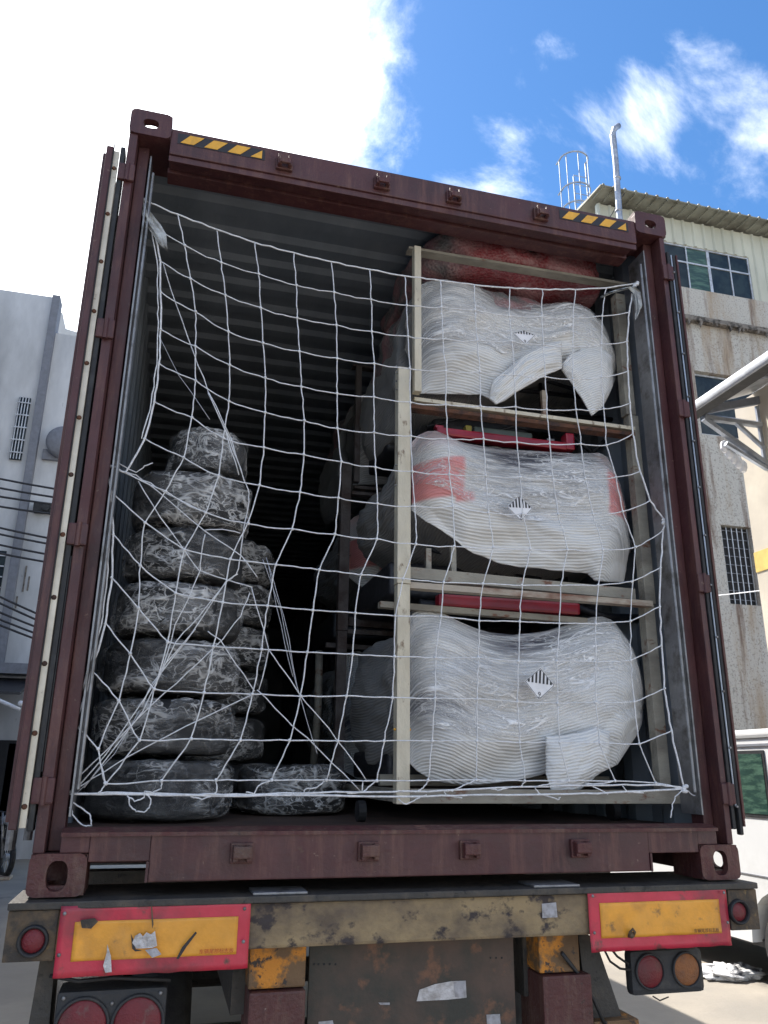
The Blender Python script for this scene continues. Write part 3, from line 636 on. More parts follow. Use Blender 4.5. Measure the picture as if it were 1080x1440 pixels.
def wheel(x, y):
    b = MB(); b.lathe([(.26, -.11), (.48, -.125), (.52, -.09), (.525, 0), (.52, .09), (.48, .125), (.26, .11)], (x, y, .525), 'x', 40)
    t = b.build('wheel', M_rubber, tr, True); r = MB(); r.lathe([(.0001, -.02), (.1, -.04), (.22, -.02), (.27, -.09), (.27, .09), (.22, .02), (.0001, .02)], (x, y, .525), 'x', 24); r.build('rim', M_rustst, t, True)
for y in (1.55, 2.85):
    for x in (-1.08, -.78, .78, 1.08): wheel(x, y)
for y in (1.55, 2.85): b = MB(); b.tube([(-1.05, y, .525), (1.05, y, .525)], .07, 12); b.build('axle', M_deck, tr)

# ================================================================== RACKS
def rack(name, label, z0, z1, y0, front=True, post_m=M_cream, bot_m=M_rackg, x0=-.042, x1=1.135, depth=1.15, parts=None):
    t = thing(name, label, 'rack', (.55, y0, z0), 'steel racks stacked in the container')
    return t
PW = .05
G_R = 'steel racks stacked in the container'
# bottom rack
r3 = thing('cargo_rack', 'bottom cream steel rack on the container floor, under the lowest wrapped vehicle', 'rack', (.55, .2, 1.52), G_R)
b = MB(); b.box(-.042, .009, .185, .235, 1.600, 2.408, .003); b.build('post', M_cream, r3)
b = MB(); b.box(1.075, 1.125, .24, .29, 1.600, 2.408, .003); b.build('post', M_rackg, r3)
b = MB(); b.box(.010, 1.134, .19, .235, 1.602, 1.652, .003); b.build('beam', M_rackg, r3)
b = MB(); b.box(.012, 1.07, .62, .66, 1.655, 1.70, .003); b.build('beam', M_rackg, r3)
for x in (.0, 1.09):
    b = MB(); b.box(x - .02, x + .02, .236, 1.32, 1.604, 1.65); b.build('beam', M_rackg, r3)
for x in (-.10, 1.02):
    for y in (.55, 1.18):
        b = MB(); b.cyl((x, y, 1.5605), (x + .03, y, 1.5605), .04, 16); b.build('caster', M_rubber, r3)
for z in (1.86,):
    for x in (-.0455, .0125):
        s = MB(); s.ball((x, .20, z), .005); s.build('bolt', M_yellow, r3)
# middle rack: three rails seen above the bottom vehicle
r2 = thing('cargo_rack', 'middle cream steel rack carrying the wrapped vehicle with red panels', 'rack', (.55, .2, 2.31), G_R)
b = MB(); b.box(-.044, .011, .183, .235, 2.410, 3.352, .003); b.build('post', M_cream, r2)
b = MB(); b.box(1.085, 1.135, .24, .29, 2.410, 3.30, .003); b.build('post', M_rackg, r2)
def beam_px(par, a, bq, y, dz, m, dy=.045, name='beam'):
    A = at(a[0], a[1], Y=y); Bq = at(bq[0], bq[1], Y=y); zt = (A[2] + Bq[2]) / 2
    tilt = (Bq[2] - A[2]) / 2
    mb = MB(); x0, x1 = A[0], Bq[0]
    V = []
    for (x, z) in ((x0, A[2]), (x1, Bq[2])):
        V += [(x, y, z), (x, y + dy, z), (x, y + dy, z - dz), (x, y, z - dz)]
    mb.add(V, [(0, 1, 5, 4), (1, 2, 6, 5), (2, 3, 7, 6), (3, 0, 4, 7), (0, 3, 2, 1), (4, 5, 6, 7)])
    return mb.build(name, m, par)
beam_px(r2, (576, 797), (893, 828), .245, .046, M_rackg)
beam_px(r2, (575, 818), (918, 845), .20, .024, M_rackr)
beam_px(r2, (535, 845), (826, 869), .32, .024, M_rackg, .04)
for (px, py) in ((565, 610), (566, 655), (565, 683)):
    for dx in (-.0475, .0145):
        q = at(px, py, Y=.2); s = MB(); s.ball((dx, .20, q[2]), .0045); s.build('bolt', M_steel, r2)
for (x, z0, z1) in ((.12, 2.43, 2.60), (.23, 2.43, 2.62)):
    b = MB(); b.box(x, x + .022, .32, .342, z0, z1); b.build('upright', M_rackg, r2)
# top rack
r1 = thing('cargo_rack', 'top rack just under the container roof, holding the white torn foam bundle', 'rack', (.55, .2, 3.18), G_R)
b = MB(); b.box(.021, .052, .16, .20, 3.235, 3.955, .002); b.build('post', M_cream, r1)
b = MB(); b.box(1.075, 1.125, .24, .29, 3.302, 3.95, .003); b.build('post', M_rackg, r1)
beam_px(r1, (583, 558), (893, 600), .205, .017, M_cream, .04)
beam_px(r1, (578, 568), (893, 608), .200, .017, M_rustst, .05)
beam_px(r1, (575, 346), (885, 398), .215, .013, M_rackg, .05)
b = MB(); b.box(.70, .72, .34, .36, 3.24, 3.42); b.build('upright', M_rackr, r1)
for z in (3.25, 3.29, 3.33, 3.36):
    for dx in (-.0475,):
        s = MB(); s.ball((dx, .20, z), .004); s.build('bolt', M_steel, r1)

# ================================================================== WRAPPED VEHICLES
def interp(pts, x):
    if x <= pts[0][0]: return pts[0][1]
    for (a, b), (c, d) in zip(pts, pts[1:]):
        if x <= c: return b + (d - b) * (x - a) / (c - a)
    return pts[-1][1]
def sheet_bundle(par, name, top, bot, Ye, bulge, seed, m, nu=110, nv=90, v0=0.0, v1=1.0, off=0.0, th=.006, redf=None, dimf=None, folds=.02, u0=0., u1=1., flap=None):
    xs0 = max(top[0][0], bot[0][0]); xs1 = min(top[-1][0], bot[-1][0])
    V = []; UV = []; RED = []; DIM = []
    for i in range(nu + 1):
        u = u0 + (u1 - u0) * i / nu; px = xs0 + (xs1 - xs0) * u
        A = at(px, interp(top, px), Y=Ye); Bt = at(px, interp(bot, px), Y=Ye)
        for j in range(nv + 1):
            v = v0 + (v1 - v0) * j / nv
            P = A + (Bt - A) * v
            eu = min(u, 1 - u) * 2; eu = 1 - (1 - min(1, eu * 2.2)) ** 2.2
            ev = 1 - (1 - min(1, v * 3.2)) ** 2.2
            hang = 1 - .75 * max(0, (v - .62) / .38) ** 1.5
            saddle = .55 + .45 * abs(2 * u - 1) ** 1.2 if flap is None else 1
            y = Ye - bulge * (eu ** .8) * ev * hang * saddle
            # folds radiate from the upper corners, finer ripples towards the hem
            q = Vector((u * 2.2, v * 3.4 - abs(u - .5) * 1.6, seed))
            wv = v + .10 * mn.noise(Vector((u * 2.5, v * 2, seed + 20)))
            f1 = mn.noise(q * 1.7) * folds * 1.3 + abs(mn.noise(Vector((u * 1.6 + v * .8, wv * 6 - abs(u - .5) * 5, seed + 5)))) * folds * .8 - abs(mn.noise(Vector((u * 4.5 - v * 4, wv * 4 + u * 3, seed + 8)))) * folds * 1.0
            f2 = mn.noise(Vector((u * 11 + seed, v * 2, seed + 9))) * folds * 1.0 * max(0, v - .55) * 2
            f3 = 0.0
            y += (f1 + f2) * (0.35 + .65 * eu) + f3 - off
            V.append((P[0], y, P[2])); UV.append((u * 1.05, (v * abs(Bt[2] - A[2])))); DIM.append(dimf(u, v) if dimf else 0.0); RED.append(redf(px, interp(top, px) + (interp(bot, px) - interp(top, px)) * v) if redf else 0.0)
    n = nv + 1; K = len(V); F = []
    for i in range(nu):
        for j in range(nv): F.append((i * n + j, i * n + j + 1, (i + 1) * n + j + 1, (i + 1) * n + j))
    if th:
        V2 = [(p[0], p[1] + th, p[2]) for p in V]; V += V2; UV += UV; RED += RED; DIM += DIM
        F += [tuple(K + t for t in reversed(f)) for f in F]
        edge = [i * n for i in range(nu + 1)] + [nu * n + j for j in range(1, n)] + [i * n + nv for i in range(nu - 1, -1, -1)] + [j for j in range(nv - 1, 0, -1)]
        for a, c in zip(edge, edge[1:] + edge[:1]): F.append((a, c, c + K, a + K))
    o = mk(name, V, F, m, par, True)
    me = o.data; ul = me.uv_layers.new(name='uv')
    li = np.empty(len(me.loops), dtype=np.int32); me.loops.foreach_get('vertex_index', li)
    ul.data.foreach_set('uv', np.array(UV, dtype=np.float32)[li].ravel())
    ad_ = me.attributes.new('dim', 'FLOAT', 'POINT'); ad_.data.foreach_set('value', np.array(DIM, dtype=np.float32))
    if redf:
        at_ = me.attributes.new('red', 'FLOAT', 'POINT'); at_.data.foreach_set('value', np.array(RED, dtype=np.float32))
    return o
def bundle_body(par, top, bot, Ye, depth, m, seed, ins=.02):
    """wrapped body behind the front sheet: loft from the outline straight back"""
    xs0 = max(top[0][0], bot[0][0]); xs1 = min(top[-1][0], bot[-1][0]); ring = []
    nu = 40
    for i in range(nu + 1):
        px = xs0 + (xs1 - xs0) * i / nu; ring.append(at(px, interp(top, px), Y=Ye))
    A_ = at(xs1, interp(top, xs1), Y=Ye); B_ = at(xs1, interp(bot, xs1), Y=Ye)
    for i in range(1, 14):
        t = i / 14; q = A_ + (B_ - A_) * t; q[0] += .03 * math.sin(math.pi * t); ring.append(q)
    nb = 24
    for i in range(nb + 1):
        px = xs1 + (xs0 - xs1) * i / nb; ring.append(at(px, interp(bot, px), Y=Ye))
    A_ = at(xs0, interp(bot, xs0), Y=Ye); B_ = at(xs0, interp(top, xs0), Y=Ye)
    for i in range(1, 22):
        t = i / 22; q = A_ + (B_ - A_) * t; q[0] -= .05 * math.sin(math.pi * t); ring.append(q)
    c = sum(ring) / len(ring); V = []; UV = []; n = len(ring); NY = 26
    per = [0]
    for k in range(1, n): per.append(per[-1] + float(np.linalg.norm(ring[k] - ring[k - 1])))
    for j in range(NY + 1):
        t = j / NY; s = 1 - .03 * t - .12 * max(0, t - .85) / .15
        if j == 0: s = .97
        for k in range(n):
            d = (ring[k] - c) * s; nz = .05 * mn.noise(Vector((k * .22 + t * 3, t * 5, seed))) + .05 * abs(mn.noise(Vector((k * .35 - t * 4, t * 6, seed + 4)))) + .02 * math.sin(t * 9 + seed)
            V.append((c[0] + d[0] * (1 + nz), Ye + .012 + t * depth, c[2] + d[2] * (1 + nz) - .05 * math.sin(t * math.pi)))
            UV.append((t * depth, per[k]))
    F = []
    for j in range(NY):
        for k in range(n):
            a = j * n + k; b2 = j * n + (k + 1) % n; F.append((a, a + n, b2 + n, b2))
    F.append(tuple(NY * n + k for k in range(n))); F.append(tuple(reversed(range(n))))
    o = mk('foam_body', V, F, m, par, True); me = o.data; ul = me.uv_layers.new(name='uv')
    li = np.empty(len(me.loops), dtype=np.int32); me.loops.foreach_get('vertex_index', li)
    ul.data.foreach_set('uv', np.array(UV, dtype=np.float32)[li].ravel()); return o
def hazlabel(par, cx, cy, s, Y, tilt=0., squash=1.):
    """class 9 diamond: seven black bars on the upper half, underlined 9 below"""
    c = at(cx, cy, Y=Y)
    o = MB()
    def P(a, b): 
        ca, sa = math.cos(tilt), math.sin(tilt); b = b * (squash if b > 0 else 1); return (c[0] + a * ca - b * sa, c[2] + a * sa + b * ca)
    def pris(poly, y0, y1, m, name, par2):
        mb = MB(); mb.prism([P(*q) for q in poly], 'y', y0, y1); return mb.build(name, m, par2)
    d = pris([(-s, 0), (0, -s), (s, 0), (0, s)], Y, Y + .0012, M_paper, 'hazard_label', par)
    k = s * .90
    for i in range(-3, 4):
        x = i * k * .27; wdt = k * .067
        h0, h1 = k - abs(x - wdt), k - abs(x + wdt)
        if min(h0, h1) < .02 * k: h0 = max(h0, .02 * k); h1 = max(h1, .02 * k)
        pris([(x - wdt, 0), (x + wdt, 0), (x + wdt, h1), (x - wdt, h0)], Y - .0012, Y - .0004, M_black, 'label_bar', d)
    lw = s * .035
    for (a, b2) in (((-s, 0), (0, -s)), ((0, -s), (s, 0)), ((s, 0), (0, s)), ((0, s), (-s, 0))):
        mx, mz = (a[0] * .96, a[1] * .96), (b2[0] * .96, b2[1] * .96); q, r = (a[0] * .92, a[1] * .92), (b2[0] * .92, b2[1] * .92)
        pris([mx, mz, r, q], Y - .001, Y - .0003, M_black, 'label_border', d)
    cu = bpy.data.curves.new('t', 'FONT'); cu.body = '9'; cu.size = s * .42; cu.align_x = 'CENTER'
    to = bpy.data.objects.new('t', cu); COL.objects.link(to); dg = bpy.context.evaluated_depsgraph_get()
    me = bpy.data.meshes.new_from_object(to.evaluated_get(dg)); bpy.data.objects.remove(to)
    V = [(P(v.co.x, v.co.y - s * .80)[0], Y - .001, P(v.co.x, v.co.y - s * .80)[1]) for v in me.vertices]
    mk('label_number', V, [tuple(p.vertices) for p in me.polygons], M_black, d)
    pris([(-s * .1, -s * .86), (s * .1, -s * .86), (s * .1, -s * .83), (-s * .1, -s * .83)], Y - .001, Y - .0003, M_black, 'label_underline', d)
    return d
G_V = 'foam wrapped vehicles on the racks'
# --- vehicle 1 (top)
top1 = [(585, 412), (592, 400), (600, 396), (627, 395), (660, 402), (693, 414), (728, 424), (760, 430), (790, 427), (807, 427), (822, 434), (835, 446), (847, 466), (857, 490), (866, 514)]
bot1 = [(585, 555), (630, 557), (672, 558), (684, 565), (690, 570), (697, 571), (706, 567), (730, 550), (762, 531), (784, 519), (790, 517), (798, 531), (810, 550), (821, 570), (828, 583), (831, 587), (835, 575), (838, 566), (843, 576), (850, 565), (862, 543), (866, 520)]
v1 = thing('wrapped_vehicle', 'topmost white foam wrapped vehicle, its torn foam skirt hanging in two points', 'wrapped vehicle', (.5, .3, 3.28), G_V)
def gz(x, a, b):
    t = (x - a) / b; return math.exp(-t * t)
sheet_bundle(v1, 'foam_wrap', top1, bot1, .36, .13, 1.3, M_foam, nu=160, nv=130, dimf=lambda u, v: .9 * gz(u, .5, .4) * gz(v, .0, .22) + .6 * gz(u, .04, .2) * gz(v, .55, .4))
bb1 = [(585, 550), (670, 552), (730, 530), (790, 505), (840, 520), (866, 505)]
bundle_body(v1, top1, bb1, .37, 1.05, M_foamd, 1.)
sheet_bundle(v1, 'stretch_film', top1, bot1, .36, .13, 1.3, M_film, v0=.02, v1=.62, off=.010, th=0, nv=50)
# folded-back corner of the foam, brighter than the sheet under it
fl = [(693, 569), (697, 571), (730, 550), (762, 531), (790, 517)]
tt = [(693, 560), (692, 545), (690, 530), (700, 520), (745, 490), (790, 478)]
ft = [(688, 553), (692, 536), (712, 520), (735, 500), (760, 486), (790, 480)]; fb = [(688, 560), (697, 570), (730, 550), (762, 531), (790, 518)]
sheet_bundle(v1, 'foam_fold', ft, fb, .245, .03, 4.4, M_foam, nu=40, nv=30, folds=.01, flap=1)
ft = [(790, 512), (800, 500), (820, 490), (840, 484), (862, 500)]; fb = [(790, 519), (810, 551), (831, 586), (846, 574), (862, 541)]
sheet_bundle(v1, 'foam_fold', ft, fb, .262, .03, 7.4, M_foam, nu=40, nv=30, folds=.006, flap=1)
hazlabel(v1, 737, 470, .056, .196, .06, .35)
for (pts, r) in (([(610, 560), (700, 545), (830, 560)], .012), ([(760, 540), (762, 590)], .01), ([(640, 575), (860, 590)], .014), ([(720, 520), (850, 560)], .012)):
    b = MB(); b.tube([at(x, y, Y=.55) for x, y in pts], r, 8); b.build('frame_tube', M_dark, v1, True)
b = MB(); b.box(.1, .95, .9, 1.3, 3.27, 3.45, .02); b.build('chassis', M_dark, v1, True); b = MB(); b.box(.25, .75, .6, .9, 3.26, 3.36, .02); b.build('engine_block', M_dark, v1, True)
# bubble wrap over seats
def bub(par, name, x0, x1, y0, y1, z0, z1, redv, seed, amp=.03):
    bm = bmesh.new(); bmesh.ops.create_cube(bm, size=1); bmesh.ops.subdivide_edges(bm, edges=bm.edges[:], cuts=26, use_grid_fill=True)
    for v in bm.verts:
        p = v.co * 2; q = Vector((p.x, p.y, p.z)); e = 5.; l = (abs(q.x) ** e + abs(q.y) ** e + abs(q.z) ** e) ** (1 / e); q = q / l
        w_ = Vector(((x0 + x1) / 2 + q.x * (x1 - x0) / 2, (y0 + y1) / 2 + q.y * (y1 - y0) / 2, (z0 + z1) / 2 + q.z * (z1 - z0) / 2))
        w_ += q * (amp * mn.noise(Vector((w_.x * 5, w_.y * 4, w_.z * 9 + seed))) - amp * .8 * abs(mn.noise(Vector((w_.x * 9 + w_.z * 6, w_.y * 4, seed + 3)))))
        v.co = w_
    V = [v.co[:] for v in bm.verts]; bm.verts.index_update(); F = [[v.index for v in f.verts] for f in bm.faces]; bm.free()
    o = mk(name, V, F, M_bub, par, True); a = o.data.attributes.new('red', 'FLOAT', 'POINT'); a.data.foreach_set('value', [redv(p) if callable(redv) else redv for p in V]); return o
bub(v1, 'bubble_wrap_cover', .06, 1.10, .33, 1.35, 3.68, 3.955, 0., 2.)
bun = bub(None, 'bubble_wrapped_panels', .10, 1.08, .24, 1.25, 3.968, 4.185, lambda p: max(0, min(1, (p[0] - .20) / .15)) * max(.15, min(1, (.65 - p[1]) / .2)), 6., .045)
tag(bun, 'red panels in bubble wrap squeezed between the top rack and the roof', 'wrapped parts')
# --- vehicle 2 (middle)
top2 = [(579, 622), (588, 612), (600, 607), (612, 607), (628, 613), (646, 621), (675, 626), (703, 629), (768, 635), (809, 637), (841, 637), (852, 644), (860, 660), (868, 684), (878, 720), (884, 752)]
bot2 = [(579, 717), (597, 735), (615, 747), (634, 760), (648, 772), (662, 780), (703, 794), (744, 800), (801, 806), (816, 806), (823, 808), (832, 819), (855, 820), (877, 819), (881, 790), (884, 760)]
v2 = thing('wrapped_vehicle', 'middle foam wrapped vehicle with red panels showing through at both ends', 'wrapped vehicle', (.5, .3, 2.44), G_V)
def redmask(px, py):
    def sm(a, b, x): t = max(0, min(1, (x - a) / (b - a))); return t * t * (3 - 2 * t)
    l = sm(655, 659, py) * (1 - sm(706, 711, py)) * (1 - sm(636, 644, px)) + sm(700, 708, py) * (1 - sm(712, 720, py)) * sm(628, 632, px) * (1 - sm(650, 658, px))
    r = sm(675, 690, py + .3 * (878 - px)) * (1 - sm(733, 739, py + .15 * (850 - px))) * sm(836, 842, px)
    t = .35 * (1 - sm(618, 650, py)) * (1 - sm(630, 645, px)) + .25 * sm(820, 845, px) * (1 - sm(650, 680, py))
    return max(0, min(1, l + r + t))
sheet_bundle(v2, 'foam_wrap', top2, bot2, .36, .14, 5.1, M_foamr, redf=redmask, dimf=lambda u, v: 1.2 * gz(u, .52, .30) * gz(v, .04, .24) + .45 * gz(u, .5, .3) * gz(v, .42, .25) + .5 * gz(u, .93, .06) * gz(v, .7, .12), nu=150, nv=110)
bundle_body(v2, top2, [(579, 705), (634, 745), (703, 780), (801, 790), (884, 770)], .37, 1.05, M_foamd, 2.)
sheet_bundle(v2, 'stretch_film', top2, bot2, .36, .14, 5.1, M_film, v0=.02, v1=.66, off=.010, th=0, nv=50)
hazlabel(v2, 731, 714, .060, .200, .05, .95)
b = MB(); b.tube([at(x, y, Y=.5) for x, y in ((615, 600), (700, 612), (806, 626))], .0); 
b = MB(); b.box(.20, .87, .40, .46, 3.158, 3.198, .010); b.box(.20, .24, .42, .45, 3.199, 3.215, .004); b.box(.84, .885, .395, .45, 3.16, 3.245, .008); b.build('red_front_rail', M_red, v2)
b = MB(); b.box(.05, .95, .65, 1.3, 2.46, 2.62, .02); b.build('chassis', M_dark, v2, True)
for (pts, r) in (([(590, 640), (720, 600), (790, 610)], .01), ([(600, 600), (640, 590), (690, 580)], .008), ([(600, 770), (760, 815)], .014), ([(690, 780), (700, 820)], .012), ([(790, 600), (860, 660)], .012), ([(830, 640), (870, 600)], .012)):
    b = MB(); b.tube([at(x, y, Y=.6) for x, y in pts], r, 8); b.build('frame_tube', M_dark, v2, True)
M_box = mat('olive plastic', (0.10, 0.12, 0.10), .4, bump=.1)
b = MB(); b.box(.42, .72, .50, .58, 3.21, 3.27, .008); b.build('battery_box', M_box, v2)
b = MB(); b.box(.37, .40, .48, .52, 3.20, 3.26, .004); b.build('yellow_reservoir', mat('yellow plastic', (.35, .28, .05), .4, bump=0), v2)
b = MB(); b.box(.78, .82, .47, .50, 3.21, 3.24, .003); b.build('wing_nut', M_steel, v2)
# --- vehicle 3 (bottom)
top3 = [(573, 874), (580, 862), (590, 857), (604, 856), (627, 864), (645, 873), (667, 882), (690, 889), (720, 893), (750, 890), (769, 887), (804, 876), (831, 868), (845, 867), (858, 872), (871, 887), (882, 908), (892, 935), (900, 960), (903, 980)]
bot3 = [(573, 1070), (585, 1084), (604, 1096), (625, 1101), (653, 1104), (698, 1101), (740, 1094), (767, 1087), (770, 1098), (774, 1111), (790, 1112), (809, 1112), (822, 1100), (836, 1088), (862, 1075), (880, 1047), (892, 1032), (901, 1018), (903, 1000)]
v3 = thing('wrapped_vehicle', 'bottom foam wrapped vehicle, largest and widest bundle with a ribbed foam skirt', 'wrapped vehicle', (.5, .3, 1.66), G_V)
sheet_bundle(v3, 'foam_wrap', top3, bot3, .36, .15, 9.7, M_foam, nu=160, nv=130, dimf=lambda u, v: 1.0 * gz(u, .5, .25) * gz(v, .03, .17) + .85 * gz(u, .06, .2) * gz(v, .62, .14) + .35 * gz(u, .3, .3) * gz(v, .3, .25))
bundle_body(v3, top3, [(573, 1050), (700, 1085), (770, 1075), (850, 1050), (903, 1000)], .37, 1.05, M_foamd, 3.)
sheet_bundle(v3, 'stretch_film', top3, bot3, .36, .15, 9.7, M_film, v0=.02, v1=.72, off=.010, th=0, nv=60)
ft = [(768, 1035), (790, 1034), (815, 1030), (838, 1022), (858, 1030)]; fb = [(768, 1088), (774, 1112), (808, 1113), (836, 1088), (858, 1077)]
sheet_bundle(v3, 'foam_fold', ft, fb, .235, .03, 3.1, M_foam, nu=50, nv=40, folds=.005, flap=1)
hazlabel(v3, 759, 961, .065, .180, -.10, .95)
b = MB(); b.box(.20, .86, .40, .46, 2.375, 2.43, .012); b.build('red_roof_bar', M_red, v3)
b = MB(); b.box(.05, .95, .65, 1.3, 1.68, 1.80, .02); b.build('chassis', M_dark, v3, True)
for pts, r in (([(800, 850), (850, 868), (905, 870)], .02), ([(590, 850), (660, 860)], .025)):
    b = MB(); b.tube([at(x, y, Y=.5) for x, y in pts], r, 8); b.build('frame_tube', M_dark, v3, True)
# second row behind
for v, lab in ((v1, 'foam wrapped vehicle behind the topmost one, deep inside the container'), (v2, 'foam wrapped vehicle behind the middle one, seen past the cream post'), (v3, 'foam wrapped vehicle on the floor row behind the bottom one')):
    c = v.copy(); COL.objects.link(c); c.location = v.location + Vector((-.01, 1.22, -.01)); c['label'] = lab; c['group'] = G_V
    for ch in v.children:
        if ch.name.split('.')[0] in ('foam_body', 'foam_wrap', 'chassis', 'bubble_wrap_cover'):
            d = ch.copy(); COL.objects.link(d); d.parent = c
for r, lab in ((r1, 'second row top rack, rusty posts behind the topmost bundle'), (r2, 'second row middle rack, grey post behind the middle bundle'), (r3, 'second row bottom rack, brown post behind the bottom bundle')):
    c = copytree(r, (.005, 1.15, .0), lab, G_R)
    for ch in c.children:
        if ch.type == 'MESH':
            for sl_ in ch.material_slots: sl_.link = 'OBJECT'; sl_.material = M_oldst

# ================================================================== WRAPPED TYRES
G_T = 'film wrapped tyres stacked in the container'
def tyre_meshes(R, H, seed):
    prof = []
    for k in range(41):
        t = math.pi * (k / 40) - math.pi / 2; e = .42
        x = math.copysign(abs(math.cos(t)) ** e, math.cos(t)); z = math.copysign(abs(math.sin(t)) ** e, math.sin(t))
        prof.append((R * .58 + R * .42 * x, H / 2 * z))
    def build(name, off, amp, m, seg, centre):
        V = []; pr = [(.02, -H / 2 * .7)] * 1 + prof + [(.02, H / 2 * .7)] if centre else prof
        for r, z in pr:
            for k in range(seg):
                q = 2 * math.pi * k / seg; rr = r + off; c, s = math.cos(q), math.sin(q)
                n = amp * (mn.noise(Vector((c * 3, s * 3, z * 10 + seed))) * 1.2 + abs(mn.noise(Vector((c * 5 + z * 9, s * 5, z * 26 + seed)))) * 1.1 - .3)
                if centre: rr += n
                V.append((rr * c, rr * s, z * (1 + (off * 4 if centre else 0)) + (n * .5 if centre else 0)))
        F = [(i * seg + k, i * seg + (k + 1) % seg, (i + 1) * seg + (k + 1) % seg, (i + 1) * seg + k) for i in range(len(pr) - 1) for k in range(seg)]
        if not centre: F += [((len(pr) - 1) * seg + k, (len(pr) - 1) * seg + (k + 1) % seg, (k + 1) % seg, k) for k in range(seg)]
        me = bpy.data.meshes.new(name); me.from_pydata(V, [], F); me.update(); me.materials.append(m)
        if centre:
            ul = me.uv_layers.new(name='uv'); ns = len(pr); acc = [0.]
            for (ra_, za_), (rb_, zb_) in zip(pr, pr[1:]): acc.append(acc[-1] + math.hypot(rb_ - ra_, zb_ - za_))
            uvs = []
            for p in me.polygons:
                q0 = p.index // seg; k0 = p.index % seg
                uvs += [(k0 / seg * 2 * math.pi * R, acc[q0] + seed), ((k0 + 1) / seg * 2 * math.pi * R, acc[q0] + seed), ((k0 + 1) / seg * 2 * math.pi * R, acc[q0 + 1] + seed), (k0 / seg * 2 * math.pi * R, acc[q0 + 1] + seed)]
            ul.data.foreach_set('uv', np.array(uvs, dtype=np.float32).ravel())
        me.polygons.foreach_set('use_smooth', [True] * len(me.polygons)); return me
    return build('tyre', -.010, 0, M_rubber, 48, False), build('film_wrap', .004, .016, M_film_b, 170, True)
TM = [tyre_meshes(.28, .205, s * 3.7) for s in range(4)]
def tyre(x, y, z, label, var=0, sc=(1, 1, 1), rot=(0, 0, 0), group=G_T):
    t = thing('tyre_bale', label, 'wrapped tyre', (x, y, z), group)
    t.rotation_euler = rot; t.scale = sc
    for me, nm in zip(TM[var], ('tyre_body', 'film_wrap')):
        o = bpy.data.objects.new(nm, me); COL.objects.link(o); o.parent = t
names1 = ['bottom film wrapped tyre of the front left stack, on the container floor', 'second film wrapped tyre from the floor in the front left stack',
          'third film wrapped tyre from the floor in the front left stack', 'fourth film wrapped tyre from the floor in the front left stack',
          'fifth film wrapped tyre from the floor in the front left stack', 'sixth film wrapped tyre in the front left stack, just under the small top one',
          'small tilted film wrapped tyre on top of the front left stack']
z = 1.525
spec = [(-.870, 1.0, 1.03), (-.868, .98, 1.0), (-.862, .97, 1.02), (-.850, .94, 1.0), (-.845, .90, 1.02), (-.840, .91, 1.12), (-.785, .62, 1.02)]
for i, (x, s, h) in enumerate(spec):
    hh = .205 * h * 1.04
    tyre(x, .71 + random.uniform(-.015, .015), z + hh / 2 + .002, names1[i], i % 4, (s, s, h), (0 if i < 5 else random.uniform(-.03, .03), (.0 if i < 6 else .10), random.uniform(0, 6)))
    z += hh + .012
lab2 = ['lowest', 'second lowest', 'third', 'fourth', 'fifth', 'topmost']
z = 1.525
for i in range(6):
    tyre(-.63, 1.55, z + .107, '%s film wrapped tyre of the shadowed stack behind the front left stack' % lab2[i], (i + 2) % 4, (.93, .93, 1), (0, 0, random.uniform(0, 6))); z += .224
tyre(-.28, 1.14, 1.525 + .107, 'single film wrapped tyre lying on the floor right of the tall stack', 1, (.90, .90, 1.0), (0, 0, 2.2))
z = 1.525
for i in range(4):
    tyre(-.80, 2.15, z + .107, '%s wrapped tyre of the third stack, deepest along the left wall' % lab2[i], (i + 1) % 4, (.93, .93, 1), (0, 0, random.uniform(0, 6))); z += .224
# stray foam tube standing behind the single tyre
b = MB(); q0 = at(440, 1085, Y=1.75); q1 = at(449, 915, Y=1.75); b.tube([q0, (q0 + q1) / 2 + np.array([.01, 0, 0]), q1], .022, 10)
tag(b.build('grey_foam_tube', M_rackg, None, True), 'pale upright tube standing in the dark between tyres and racks', 'tube')

